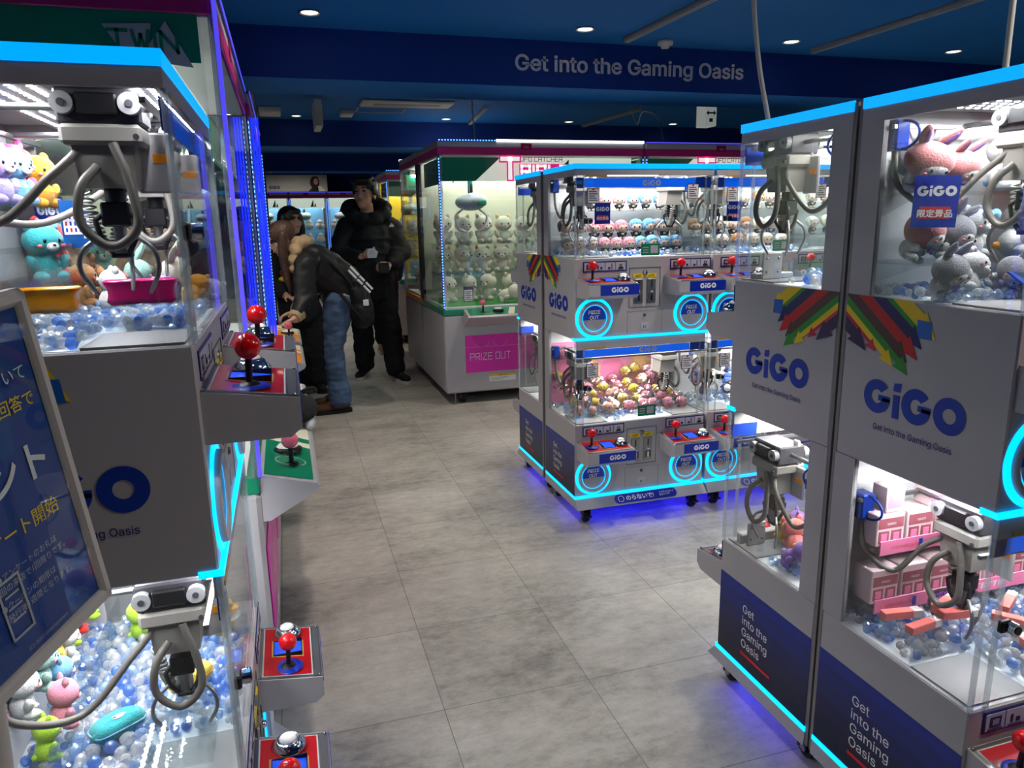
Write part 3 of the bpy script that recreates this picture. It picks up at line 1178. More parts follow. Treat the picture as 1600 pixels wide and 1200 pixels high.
            lp.build('lamp_panel', r)
        rl = MB()
        for z1 in (ZL1, ZU1):
            z9 = z1 - (.098 if z1 == ZL1 else .018)
            for y in (0.03, D - .070):
                rl.box((0.012, y - .004, z9), (W - .012, y + .004, z9 + .008), 'steel')
        rl.build('rail', r)
        for z0 in (ZL0, ZU0):
            MB().box((.013, .013, z0), (W - .013, D - .013, z0 + .0007), 'white_inner').build('bay_floor', r)
            ch = MB()
            for x in (0.17, W - .17 - .003):
                ch.box((x, 0.012, z0), (x + .003, 0.15, z0 + .055), 'acrylic')
            ch.box((0.01, 0.15, z0), (0.17, 0.153, z0 + .055), 'acrylic')
            ch.box((W - .17, 0.15, z0), (W - .01, 0.153, z0 + .055), 'acrylic')
            ch.box((0.012, 0.012, z0 + .0008), (0.166, 0.149, z0 + .004), 'grey_plastic')
            ch.box((W - .166, 0.012, z0 + .0008), (W - .012, 0.149, z0 + .004), 'grey_plastic')
            ch.build('chute_fence', r)
        cr = cached('crane', crane_meshes)
        for (x, y, tier, a) in (cranes or ()):
            z1 = ZL1 - .092 if tier == 0 else ZU1 - .010
            bar = MB().cyl((x, 0.03, z1), (x, D - .065, z1), 0.0055, 'steel', n=10) if abs(math.sin(a)) > .5 else MB().cyl((0.03, y, z1), (W - .03, y, z1), 0.0055, 'steel', n=10)
            bar.build('crane_bar', r)
            h = link('crane', cr[0], r, (x, y, z1), a, scale=.90)
            for nm, me in (('motor_box', cr[1]), ('claw', cr[2]), ('hose', cr[3]), ('coil_cord', cr[4]), ('cover_plate', cr[5])):
                link(nm, me, h)
            sx = 1 if a > 0 else -1
            gx = W - .035 if a > 0 else .035
            zz = z1 - .02
            g = MB().box((gx - .018, D - .075, zz - .03), (gx + .018, D - .035, zz + .03), 'blue_plastic', .004)
            g.tube([(gx, D - .073 - .042 * math.cos(R(k * 15 - 90)), zz + .027 * math.sin(R(k * 15 - 90))) for k in range(13)], .003, 'blue_plastic', 6)
            g.build('cable_box', r)
            f = MB().tube(spline([(x + .03 * sx, y + .03, z1 - .06), (x + .05 * sx, y + .07, z1 - .10), ((x + gx) / 2 + .02 * sx, (y + D - .05) / 2 + .02, z1 - .165), (gx, D - .075, z1 - .12), (gx, D - .055, z1 - .045)], 8), .0062, 'hose_grey', 8)
            f.build('feed_hose', r)

    def w(s, x, y, z):
        return s.M @ Vector((x, y, z))


def cwrap(*a, **k):
    return ClawMachine(*a, **k)


HP = math.pi / 2
cR = cwrap((1.166, 0.907, 0), 0, 'nearest two-tier claw machine on the right, plush bunnies above and pink stick boxes below',
           sides='L', cranes=((0.18, 0.19, 0, -HP), (0.20, 0.17, 1, -HP)), dots='both')
cRf = cwrap((1.166 + .675, 1.734, 0), math.pi, 'two-tier claw machine on the right with a nearly empty upper bay, behind the nearest one',
            sides='R', cranes=((0.60, 0.13, 0, HP), (0.61, 0.114, 1, HP)))
cL = cwrap((-0.138, 1.135, 0), HP, 'two-tier claw machine at left behind the tilted blue poster, colourful plush and pouches inside',
           sides='L', cranes=((0.18, 0.10, 0, -HP), (0.130, 0.10, 1, -HP), (0.50, 0.10, 1, -HP)), dots='both', raise_deck=.014)
cA = cwrap((1.207, 3.0, 0), 0, 'middle two-tier claw machine with pink and blue haired dolls above wrapped pink toys', sides='L',
           cranes=((0.08, 0.14, 0, -HP), (0.53, 0.15, 0, HP), (0.08, 0.14, 1, -HP), (0.54, 0.15, 1, HP)))
cB = cwrap((1.207 + .690, 3.0, 0), 0, 'middle two-tier claw machine with cream dolls above blue and white toys', sides='',
           cranes=((0.08, 0.14, 0, -HP), (0.08, 0.14, 1, -HP)))
cC = cwrap((1.207 + 1.38, 3.0, 0), 0, 'two-tier claw machine at the far end of the middle row, seen through the right machine', sides='R')
cAb = cwrap((1.207 + .675, 3.845, 0), math.pi, 'two-tier claw machine backing onto the pink and blue doll machine', sides='R',
            cranes=((0.58, 0.15, 0, HP), (0.58, 0.15, 1, HP)))

# ------------------------------------------------------------------ tall catcher cabinets
GLYPH = {'P': [[(0, 0), (0, 5), (4, 5), (4, 2.4), (0, 2.4)]], 'R': [[(0, 0), (0, 5), (4, 5), (4, 2.4), (0, 2.4)], [(2, 2.4), (4, 0)]], 'I': [[(0, 0), (0, 5)]],
         'Z': [[(0, 5), (4, 5), (0, 0), (4, 0)]], 'E': [[(4, 5), (0, 5), (0, 0), (4, 0)], [(0, 2.5), (3.6, 2.5)]], 'O': [[(0, 0), (0, 5), (4, 5), (4, 0), (0, 0)]],
         'U': [[(0, 5), (0, 0), (4, 0), (4, 5)]], 'T': [[(-.2, 5), (4.2, 5)], [(2, 5), (2, 0)]], 'F': [[(0, 0), (0, 5), (4, 5)], [(0, 2.5), (3.4, 2.5)]],
         'C': [[(4, 5), (0, 5), (0, 0), (4, 0)]], 'A': [[(0, 0), (0, 5), (4, 5), (4, 0)], [(0, 2.2), (4, 2.2)]], 'H': [[(0, 0), (0, 5)], [(4, 0), (4, 5)], [(0, 2.5), (4, 2.5)]],
         'L': [[(0, 5), (0, 0), (4, 0)]], 'W': [[(0, 5), (1, 0), (2, 4), (3, 0), (4, 5)]], 'N': [[(0, 0), (0, 5), (4, 0), (4, 5)]]}


def strokes(mb, t, o, ux, uy, h, m, wd=0.8, lift=0.0, gap=1.6):
    """square technical lettering drawn with flat bars; h = letter height"""
    o, ux, uy = Vector(o), Vector(ux), Vector(uy)
    n = ux.cross(uy)
    k = h / 5
    x = 0
    for ch in t:
        if ch == ' ':
            x += 2.2
            continue
        wmax = 0
        for pl in GLYPH[ch]:
            for (a, b) in zip(pl, pl[1:]):
                A, B = Vector(a), Vector(b)
                d = (B - A).normalized()
                A, B = A - d * wd / 2, B + d * wd / 2
                q = Vector((-d.y, d.x)) * wd / 2
                mb.quad([o + n * lift + ux * ((x + p.x) * k) + uy * (p.y * k) for p in (A - q, B - q, B + q, A + q)], m)
            wmax = max(wmax, max(p[0] for p in pl))
        x += wmax + gap
    return x * k


def catcher(loc, rz, label, W=1.65, D=0.9, stripe='deck_green', header=None, wall='cream_wall', side_band='header_green', posts='LR', bright=True, name='catcher_cabinet', decks=2, white_from=0.27, deck_x0=0.155):
    H = 1.985
    r = thing(name, label, 'claw machine', loc, rz, group='tall catcher cabinets')
    ZB, ZS0, ZS1, ZG = 0.09, 0.70, 0.745, 1.878
    b = MB()
    b.box((0, 0, ZB), (W, D, ZS0), 'white_panel', 0.012)
    b.build('base_cabinet', r)
    s = MB().box((0, 0, ZS0), (W, D, ZS1), stripe, 0.004)
    s.box((0.03, 0.03, ZS1), (W - .03, D - .03, ZS1 + .012), 'white_inner')
    s.build('bed', r)
    f = MB().box((0, 0, ZG), (W, D, 1.932), 'fascia_pink', 0.002)
    f.box((0, 0, 1.932), (W, D, H - .012), 'white_panel', 0.003)
    f.box((.012, .012, ZG - .004), (W - .012, D - .012, ZG + .002), 'white_inner')
    f.box((W * .385, -.003, 1.915), (W * .385 + .085, 0.0, 1.962), 'fascia_red')
    f.text('7D5', (W * .385 + .042, -.0036, 1.925), (1, 0, 0), (0, 0, 1), 0.03, 'white_ring', 0.0, 'C')
    f.build('top_fascia', r)
    le = MB()
    le.box((0.0, -.006, H - .013), (W, 0.006, H), 'led_tube' if white_from < 0 else 'navy')
    if white_from >= 1:
        le.box((0, -.009, H - .010), (W, -.004, H - .002), 'neon_violet')
    elif white_from >= 0:
        le.box((W * white_from, -.009, H - .014), (W, 0.003, H + .002), 'led_tube')
        for i in range(int(W * white_from / .022)):
            le.box((0.01 + i * .022, -.009, H - .010), (0.020 + i * .022, -.006, H - .003), 'bulb_dot')
    le.build('top_light_strip', r)
    for x0, nm in ((0.004, 'L'), (W - .010, 'R')):
        MB().box((x0, 0.03, ZS1), (x0 + .006, D - .04, ZG), 'pane').build('side_glass', r)
    MB().box((0.03, 0.004, ZS1), (W - .03, 0.010, ZG), 'pane').build('front_glass', r)
    for (x, tag_) in ((0.0, 'L'), (W - .03, 'R')):
        p = MB()
        p.box((x, 0.0, ZS1), (x + .03, 0.012, ZG), 'acrylic_edge')
        if tag_ in posts:
            xx = x if tag_ == 'L' else x + .018
            p.box((xx, -.006, ZS1), (xx + .012, 0.0, ZG), 'neon_blue' if posts == 'B' else 'navy')
            n_ = 52
            for i in range(n_):
                z = ZS1 + .015 + i * (ZG - ZS1 - .03) / n_
                p.box((xx + .003, -.009, z), (xx + .009, -.006, z + .010), 'bulb_dot')
        p.build('light_post', r)
        MB().box((x, D - .04, ZS1), (x + .03, D, ZG), 'dark_frame', .003).build('corner_post', r)
    w = MB().box((0.03, D - .035, ZS1), (W - .03, D - .015, ZG), wall)
    w.build('back_wall', r)
    hd = MB()
    hf = min(1.0, W / 1.65)
    hd.box((0.03, 0.16, 1.70), (W - .03, 0.19, ZG - .006), side_band)
    hd.prism([(.32 * hf, .158, 1.70), (.52 * hf, .158, ZG - .006), (1.0 * hf, .158, ZG - .006), (1.0 * hf, .158, 1.70)], (0, .158, 0), (0, .16, 0), 'sign_glow')
    hd.box((1.0 * hf, .157, 1.70), (W - .03, .16, ZG - .006), 'sign_glow')
    hd.prism([(.93 * hf, .155, 1.72), (1.08 * hf, .155, 1.86), (1.08 * hf, .155, 1.72)], (0, .155, 0), (0, .157, 0), 'deck_green')
    hd.prism([(1.09 * hf, .155, 1.72), (1.16 * hf, .155, 1.80), (1.20 * hf, .155, 1.72)], (0, .155, 0), (0, .157, 0), 'orange')
    hd.build('header_panel', r)
    for x in ((0.05, W - .056) if rz == 0 else ()):
        MB().box((x, 0.20, 1.68), (x + .003, D - .06, ZG - .01), side_band).build('side_header', r)
    lt = MB()
    lt.box((0.06, 0.19, 1.835), (W - .06, 0.225, 1.868), 'led_board')
    lt.cyl((0.08, 0.21, 1.825), (W - .08, 0.21, 1.825), 0.012, 'led_tube' if not bright else 'led_white', n=10)
    lt.cyl((0.08, D - .12, 1.84), (W - .08, D - .12, 1.84), 0.010, 'led_white', n=10)
    lt.build('tube_lamp', r)
    if header == 'triple':
        t = MB()
        ux, uz = (1, 0, 0), (0, 0, 1)
        y = -.0008
        for x0 in (0.495,):
            strokes(t, 'UFO CATCHER', (x0 + .135, y, 1.833), ux, uz, 0.030, 'fascia_red', 0.75, gap=1.5)
            t.box((x0 + .125, y, 1.708), (x0 + .485, y + .0004, 1.815), 'title_pink')
            for (m_, wd, lf) in (('title_pink', 2.0, .0002), ('title_white', 1.15, .0008)):
                strokes(t, 'T', (x0, y, 1.715), ux, uz, 0.135, m_, wd, lf)
            strokes(t, 'RIPLE', (x0 + .145, y, 1.722), ux, uz, 0.078, 'title_white', 1.25, .0008, gap=2.0)
        t.build('title_lettering', r)
    pz = []
    for k in range(decks):
        x0 = deck_x0 + k * (W - .2) / decks
        w_ = (W - .2) / decks - .12
        d = MB()
        prof = [(0, .742), (-.012, .744), (-.148, .708), (-.156, .698), (-.150, .686), (-.02, .615), (0, .615)]
        d.prism([(x0, y, z) for y, z in prof], (x0, 0, 0), (x0 + w_, 0, 0), 'white_panel')
        kk = .036 / .136
        top = lambda x, y, h=0: (x, y, .744 + kk * (y + .012) + h)
        d.quad([top(x0 + .02, -.140, .0015), top(x0 + w_ - .02, -.140, .0015), top(x0 + w_ - .02, -.012, .0015), top(x0 + .02, -.012, .0015)], stripe)
        d.quad([top(x0 + w_ * .52, -.140, .0022), top(x0 + w_ - .02, -.140, .0022), top(x0 + w_ - .02, -.012, .0022), top(x0 + w_ * .6, -.012, .0022)], 'cream_wall')
        d.quad([top(x0 + w_ * .60, -.140, .0028), top(x0 + w_ * .68, -.140, .0028), top(x0 + w_ * .76, -.012, .0028), top(x0 + w_ * .68, -.012, .0028)], stripe)
        d.ring(top(x0 + w_ * .27, -.082, .0024), (1, 0, 0), (0, 1, kk), .040, .043, 'white_ring')
        dk = d.build('control_deck', r)
        j = MB()
        c = top(x0 + w_ * .22, -.085, .002)
        j.lathe([(0, .006), (.018, .005), (.022, 0)], 'black', c, n=18)
        j.cyl(c, (c[0], c[1], c[2] + .06), .007, 'black', n=10)
        j.ell((c[0], c[1], c[2] + .072), .024, 'pink_ball', 16, 10)
        j.build('joystick', dk)
        c = top(x0 + w_ * .42, -.075, .002)
        MB().lathe([(.042, 0), (.042, .010), (.034, .014), (.032, .018)], 'black', c, n=22).lathe([(.032, .018), (.026, .024), (0, .025)], 'white_print', c, n=20).build('push_button', dk)
        c = top(x0 + w_ * .85, -.075, .002)
        MB().lathe([(.036, 0), (.036, .010), (.028, .018), (0, .020)], 'deck_grey', c, n=18).build('push_button', dk)
        p = MB().box((x0 + .005, -.006, .248), (x0 + w_ + .05, 0, .54), 'magenta', .003)
        strokes(p, 'PRIZE OUT', (x0 + .042, -.0065, .345), (.74, 0, 0), (0, 0, 1), .052, 'white_print', .5, gap=1.7)
        p.quad([(x0 + .005, -.0066, .445), (x0 + w_ + .05, -.0066, .445), (x0 + w_ + .05, -.0066, .449), (x0 + .005, -.0066, .449)], 'pink_print')
        for q in (.14, .285):
            p.ring((x0 + q, -.0066, .51), (1, 0, 0), (0, 0, 1), .063, .067, 'pink_print', 200, 340, 24)
        p.build('prize_door', r)
        st = MB().box((x0 + .19, -.002, .205), (x0 + .41, 0, .222), 'yellow').box((x0 + .19, -.002, .165), (x0 + .41, 0, .205), 'white_print')
        for i in range(3):
            st.box((x0 + .20, -.0028, .173 + i * .010), (x0 + .30 + .03 * i, -.002, .176 + i * .010), 'grey_plastic')
        st.text('ご注意ください', (x0 + .30, -.0026, .2085), (1, 0, 0), (0, 0, 1), .012, 'black_print', .01, 'C')
        st.build('warning_sticker', r)
        c = MB()
        cx = x0 + w_ * .30
        cy, cz = .40, 1.55
        c.cyl((cx, cy, 1.86), (cx, cy, cz + .06), .022, 'chrome', n=14)
        c.tube(spline([(cx - .01, cy, 1.74), (cx - .10, cy, 1.78), (cx - .14, cy, 1.70)], 5), .006, 'black', 6)
        cb = c.build('claw_carriage', r)
        g = MB().ell((cx, cy, cz), (.125, .12, .068), 'grey_plastic', 22, 12)
        g.ell((cx + .03, cy - .01, cz + .012), (.098, .115, .062), 'white_ring', 20, 12)
        g.box((cx + .025, cy - .128, cz - .03), (cx + .10, cy - .09, cz + .012), stripe, .01)
        g.build('claw_housing', cb)
        a = MB()
        for sg in (-1, 1):
            a.tube(spline([(cx + sg * .06, cy, cz - .05), (cx + sg * .13, cy, cz - .11), (cx + sg * .10, cy, cz - .20), (cx + sg * .04, cy, cz - .235)], 5), .009, 'white_ring', 8)
        a.build('claw_arm', cb)
    for (x, y) in ((.15, .09), (W - .15, .09), (.15, D - .09), (W - .15, D - .09)):
        c = MB()
        c.cyl((x - .018, y, .045), (x + .018, y, .045), .045, 'rubber', n=20)
        c.cyl((x - .02, y, .045), (x + .02, y, .045), .022, 'grey_plastic', n=14)
        c.box((x - .03, y - .03, .08), (x + .03, y + .03, .092), 'steel')
        c.build('caster', r)
    for x in (.075, W - .075):
        MB().cyl((x, .03, 0), (x, .03, .014), .014, 'steel', n=12).cyl((x, .03, .014), (x, .03, .09), .006, 'steel', n=8).build('levelling_foot', r)
    return r


cT = catcher((1.115, 5.43, 0), 0, 'tall pink-topped catcher cabinet with cream plush on shelves behind the pink and blue dolls', header='triple')
cT2 = catcher((1.115 + 1.67, 5.43, 0), 0, 'tall pink-topped catcher cabinet next right of the one full of cream plush', header='triple', white_from=2, side_band='header_green')
cTb = catcher((1.115 + 1.65, 7.26, 0), math.pi, 'tall catcher cabinet with an orange stripe backing onto the cream plush one', stripe='orange', wall='yellow_wall')
cT4 = catcher((1.16, 8.6, 0), 0, 'distant tall catcher cabinet with a yellow inside, right of the standing man', wall='yellow_wall')
cTw = catcher((-0.115, 1.955, 0), HP, 'tall catcher cabinet in the left row with the green lettered side panel', posts='LR', white_from=2, deck_x0=.015)
cTw2 = catcher((-0.100, 3.635, 0), HP, 'tall catcher cabinet in the left row where the bending woman plays', posts='LR', white_from=2, stripe='orange')
# zigzag plate with the two-seat title on the near side of the first left cabinet
tw = MB()
y = -.0012
for ps in ([(-.350, 1.846), (-.248, 1.852), (-.262, 1.778), (-.312, 1.786)], [(-.262, 1.800), (-.218, 1.858), (-.166, 1.760), (-.262, 1.772)]):
    tw.quad([(-0.0035, -px_ - .115, z) for px_, z in ps], 'white_ring')
strokes(tw, 'TWIN', (-0.0045, .222, 1.792), (0, -1, 0), (0, 0, 1), .042, 'header_green', .9, .0008, gap=1.5)
tw.build('title_plate', cTw)
for (z0, z1) in ((1.772, 1.876),):
    MB().box((0.0012, .035, z0), (0.0034, .86, z1), 'header_green').build('side_title_panel', cTw)
sb = MB()
for x0 in (-.010, ):
    sb.box((x0, -.010, .75), (x0 + .010, 0, 1.93), 'neon_violet')
sb.build('edge_light', cTw)
sb = MB()
for k in range(3):
    sb.box((-.012, -.010 - .012 * k, .75), (-.002, -.002 - .012 * k, 1.87), 'neon_blue')
sb.build('edge_light', cTw2)

# the far row of cabinets under the banner
FAR = ['leftmost', 'second from left', 'third from left']
for k in range(3):
    catcher((-0.52 + k * .68 * 1.0, 14.4, 0), 0, 'small lit catcher cabinet in the far row under the banner, %s' % FAR[k], W=0.66, D=.8, wall='blue_wall', side_band='sign_glow', decks=1, white_from=2)
bn = thing('banner', 'wide pale banner with a dark-haired portrait hung above the far cabinets', 'banner', (-.205, 13.5, 1.955), scale=.925)
q = MB().box((0, -.01, 0), (1.09, 0, .30), 'fitting_grey')
logo(q, (.14, -.0115, .05), (1, 0, 0), (0, 0, 1), .055, 'navy_text')
q.text('中村ななか', (.16, -.0115, .19), (1, 0, 0), (0, 0, 1), .075, 'grey_plastic', .0)
q.box((.33, -.0112, .075), (.62, -.0105, .082), 'grey_plastic')
q.build('cloth', bn)
q = MB()
y = -.0118
q.add([(.845 + .085 * math.cos(R(a)) + .02, y, .16 + .115 * math.sin(R(a))) for a in range(0, 360, 15)], [tuple(range(24))], 'black')
mat('skin_print', (196, 150, 130), 0.6)
mat('black_hair', (12, 10, 11), 0.5)
q.add([(.885 + .040 * math.cos(R(a)), y - .0006, .185 + .062 * math.sin(R(a))) for a in range(0, 360, 15)], [tuple(range(24))], 'skin_print')
q.quad([(.74, y - .0002, 0.002), (1.02, y - .0002, 0.002), (.93, y - .0002, .10), (.84, y - .0002, .10)], 'black')
q.quad([(.93, y - .0004, 0.002), (1.06, y - .0004, 0.002), (.97, y - .0004, .10), (.92, y - .0004, .10)], 'fitting_white')
q.quad([(.835, y - .001, .20), (.86, y - .001, .275), (.93, y - .001, .265), (.935, y - .001, .225), (.89, y - .001, .245), (.85, y - .001, .22)], 'black')
q.build('portrait_print', bn)
MB().cyl((.1, -.005, .29), (.1, -.005, .372), .003, 'fitting_grey', n=6).cyl((1.0, -.005, .29), (1.0, -.005, .372), .003, 'fitting_grey', n=6).build('cord', bn)

# dark notice stand at the end of the left row
ns = thing('notice_stand', 'dark narrow notice stand with white sheets beyond the left cabinets', 'notice board', (-.33, 8.6, 0))
MB().box((0, 0, 0), (.20, .05, 2.16), 'dark_frame', .005).build('board', ns)
for z in (1.86, 1.66, 1.98):
    MB().box((.10, -.003, z), (.18, 0, z + .12), 'white_ring').build('sheet', ns)

# tilted poster sign in the foreground
e1 = Vector((0.349, 0.931, 0.104))
e2 = Vector((-0.088, -0.078, 0.993))
e1.normalize()
e2 = (e2 - e1 * e2.dot(e1)).normalized()
nn = e1.cross(e2)
ps = thing('poster_stand', 'grey framed blue poster on a tilted stand in the left foreground', 'poster stand')
ps.matrix_world = Matrix(((e1.x, -nn.x, e2.x, -.177), (e1.y, -nn.y, e2.y, .687), (e1.z, -nn.z, e2.z, 1.076), (0, 0, 0, 1)))
mat('poster_blue', (16, 66, 150), 0.3, coat=0.5)
mat('poster_blue_light', (24, 84, 156), 0.3)
mat('frame_silver', (190, 187, 182), 0.4)
PW, PH, fw = .235, .2825, .0135
fr = MB()
for a, b_ in (((-PW, 0), (0, fw)), ((-PW, PH - fw), (0, PH)), ((-PW, 0), (-PW + fw, PH)), ((-fw, 0), (0, PH))):
    fr.box((a[0], -.006, a[1]), (b_[0], .010, b_[1]), 'frame_silver', .004)
fr.build('frame', ps)
pp = MB().box((-PW + .006, -.001, .006), (-.006, .006, PH - .006), 'poster_blue')
y = -.0022
U, V = (1, 0, 0), (0, 0, 1)


def pt_(t, x, z, s_, m, bold=0.0, al='R'):
    pp.text(t, (x, y, z), U, V, s_, m, bold, al)


pp.quad([(-PW + .02, y + .0006, .165), (-.055, y + .0006, .165), (-.050, y + .0006, .212), (-PW + .02, y + .0006, .212)], 'poster_blue_light')
pt_('アプリについて', -.0235, .216, .013, 'white_print')
pt_('アンケート回答で', -.022, .194, .0135, 'yellow', .008)
pt_('プレゼント', -.028, .139, .034, 'white_print', .02)
pt_('アンケート開始', -.030, .104, .0155, 'yellow', .006)
pt_('●アンケートのお礼は', -.043, .0815, .0068, 'white_ring')
pt_('1回の来店で1回限りです。', -.036, .0725, .0068, 'white_ring')
pt_('●クーポンの期限は', -.053, .059, .0068, 'white_ring')
pt_('発行後1週間となります。', -.036, .050, .0068, 'white_ring')
pt_('(C) GiGO Entertainment', -.055, .0185, .006, 'white_ring')
for (a, b_) in (((-.112, .034), (-.110, .082)), ((-.090, .034), (-.088, .082)), ((-.112, .080), (-.088, .082)), ((-.112, .034), (-.088, .036))):
    pp.box((a[0], y - .0002, a[1]), (b_[0], y, b_[1]), 'white_ring')
for z in (.068, .058, .048):
    pp.box((-.107, y - .0002, z), (-.093, y, z + .0015), 'white_ring')
pp.build('poster', ps)
gl = MB().box((-PW + .006, -.0040, .006), (-.006, -.0032, PH - .006), 'pane')
gl.build('cover_sheet', ps)
pole = MB()
inv = ps.matrix_world.inverted()
a_ = Vector((-PW * .5, .012, PH * .3))
wp = ps.matrix_world @ a_
pole.cyl(a_, inv @ Vector((wp.x - .05, wp.y - .0, .02)), .012, 'frame_silver', n=12)
base_c = inv @ Vector((wp.x - .05, wp.y, .0))
up = (inv.to_3x3() @ Vector((0, 0, 1)))
pole.cyl(base_c, base_c + up * .02, .14, 'frame_silver', n=28)
pole.build('pole', ps)
MB().box((-PW * .62, .008, PH * .2), (-PW * .38, .014, PH * .4), 'dark_frame', .002).build('bracket', ps)
cable([(1.175, 1.72, 2.6), (1.178, 1.72, 2.3), (1.168, 1.72, 2.0), (1.185, 1.71, 1.8), (1.195, 1.66, 1.62)], 'pale cable dropping from the ceiling to the corner of the nearly empty machine')
cable([(1.46, 1.25, 2.6), (1.462, 1.25, 2.1), (1.455, 1.24, 1.62)], 'pale cable dropping to the top of the nearest right machine')
cable([(3.80, 7.8, 2.59), (3.86, 7.75, 2.42), (3.75, 7.4, 2.5), (3.4, 6.4, 2.3), (3.2, 5.9, 1.98)], 'thin cable from the lighting track to the tall pink-topped cabinets')
cable([(1.50, 5.9, 2.59), (1.505, 5.9, 2.3), (1.52, 5.9, 1.98)], 'short cable from the ceiling to the cabinet of cream plush')
cable([(-.16, 7.4, 2.59), (-.14, 7.2, 2.3), (-.17, 6.4, 2.0), (-.3, 5.2, 1.98)], 'thin dark-looking cable hanging behind the left row of cabinets')

mat('bag_leather', (8, 8, 9), 0.9)
bg = thing('handbag', 'black bag with a white underside lying on the second green deck of the left row', 'bag', (-.055, 2.66, .752), scale=.85)
b = MB()
b.ell((.02, 0, .02), (.095, .24, .05), 'bag_leather', 16, 10)
b.ell((.07, .02, .0), (.08, .21, .04), 'bag_leather', 16, 10)
link('bag_body', baked(b, 'black_bag', .007, 2), bg)
b = MB().ell((.105, -.02, -.035), (.030, .17, .035), 'white_ring', 14, 9)
b.build('white_lining', bg)
b = MB().tube(spline([(.05, .15, .03), (.13, .22, .04), (.15, .32, .0), (.09, .36, -.01)], 5), .008, 'bag_leather', 6)
b.build('handle', bg)

# ------------------------------------------------------------------ people
mat('skin', (205, 160, 138), 0.5)
mat('hair_black', (16, 14, 15), 0.45)
mat('hair_brown', (92, 62, 46), 0.5, noise=(60, 0.45), bump=(70, 0.6))
mat('cloth_black', (13, 14, 18), 0.8, noise=(9, 0.3), bump=(14, 0.5))
mat('cloth_black_trousers', (16, 17, 22), 0.8, noise=(6, 0.3))
mat('leather_black', (24, 22, 23), 0.55, noise=(7, 0.3), bump=(22, 0.5))
mat('cloth_coat', (34, 36, 44), 0.8, noise=(8, 0.25))
mat('cream_hood', (196, 168, 130), 0.85, noise=(14, 0.15))
mat('cream_shirt', (210, 196, 160), 0.8)
mat('denim', (96, 128, 166), 0.85, noise=(11, 0.5), bump=(20, 0.7))
mat('suede_brown', (96, 62, 40), 0.8, noise=(20, 0.3))
mat('shoe_black', (20, 20, 22), 0.6)
mat('sole_white', (205, 200, 192), 0.6)
mat('shoe_beige', (205, 190, 160), 0.7)
mat('lip', (165, 95, 88), 0.5)
mat('bag_black', (22, 22, 25), 0.65, noise=(10, 0.3))


def cap(mb, p0, p1, r0, r1, m, n=14):
    mb.cyl(p0, p1, r0, m, r1, n, caps=True)
    mb.ell(p0, r0, m, n, 8)
    mb.ell(p1, r1, m, n, 8)


def chain(mb, pts, rs, m):
    for i in range(len(pts) - 1):
        cap(mb, pts[i], pts[i + 1], rs[i], rs[i + 1], m)


def hand(mb, wr, d, palm_n, m, curl=0.6, thumb=1, s=1.0):
    """palm and five bent fingers; d = pointing direction, palm_n = direction the palm faces"""
    d = Vector(d).normalized()
    n = Vector(palm_n)
    n = (n - d * n.dot(d)).normalized()
    sd = d.cross(n) * thumb
    wr = Vector(wr)
    pc = wr + d * .045 * s
    rot = Matrix((sd, d, n)).transposed()
    mb.ell(pc, (.038 * s, .050 * s, .016 * s), m, 14, 8, rot)
    for k, (o, L) in enumerate(((-.029, .070), (-.0095, .080), (.0095, .076), (.028, .060))):
        b = wr + d * .085 * s + sd * o * s
        a1 = curl * .8
        p1 = b + (d * math.cos(a1) + n * math.sin(a1)) * L * .45 * s
        a2 = curl * 1.7
        p2 = p1 + (d * math.cos(a2) + n * math.sin(a2)) * L * .32 * s
        a3 = curl * 2.4
        p3 = p2 + (d * math.cos(a3) + n * math.sin(a3)) * L * .25 * s
        chain(mb, [b - d * .02 * s, b, p1, p2, p3], [.0085 * s, .0088 * s, .0080 * s, .0074 * s, .0066 * s], m)
    t0 = wr + d * .025 * s - sd * .026 * s
    t1 = t0 + (d * .55 - sd * .75 + n * .3).normalized() * .038 * s
    t2 = t1 + (d * .85 - sd * .1 + n * .5).normalized() * .030 * s
    chain(mb, [t0, t1, t2], [.012 * s, .0095 * s, .008 * s], m)


def head_shape(mb, c, f, m, s=1.0, tilt=0.0):
    """head with brow, nose, mouth, chin and ears; c = head centre, f = horizontal facing"""
    f = Vector(f).normalized()
    u = (Vector((0, 0, 1)) + f * tilt).normalized()
    f = (f - u * f.dot(u)).normalized()
    l = u.cross(f)
    c = Vector(c)
    rot = Matrix((l, f, u)).transposed()

    def P(a, b, h):
        return c + (l * a + f * b + u * h) * s
    mb.ell(P(0, -.012, .030), (.076 * s, .094 * s, .088 * s), m, 18, 12, rot)
    mb.ell(P(0, .022, -.028), (.060 * s, .066 * s, .082 * s), m, 18, 12, rot)
    mb.ell(P(0, .052, -.088), (.030 * s, .028 * s, .022 * s), m, 12, 8, rot)
    mb.ell(P(0, .094, -.020), (.013 * s, .016 * s, .015 * s), m, 10, 7, rot)
    cap(mb, P(0, .080, .022), P(0, .098, -.016), .008 * s, .011 * s, m, 8)
    mb.ell(P(0, .078, .040), (.050 * s, .014 * s, .012 * s), m, 12, 7, rot)
    mb.ell(P(0, .082, -.052), (.024 * s, .010 * s, .012 * s), m, 10, 7, rot)
    for sg in (-1, 1):
        mb.ell(P(sg * .076, -.010, -.006), (.010 * s, .022 * s, .034 * s), m, 10, 7, rot)
        mb.ell(P(sg * .040, .058, -.022), (.024 * s, .022 * s, .024 * s), m, 10, 7, rot)
    return P, rot


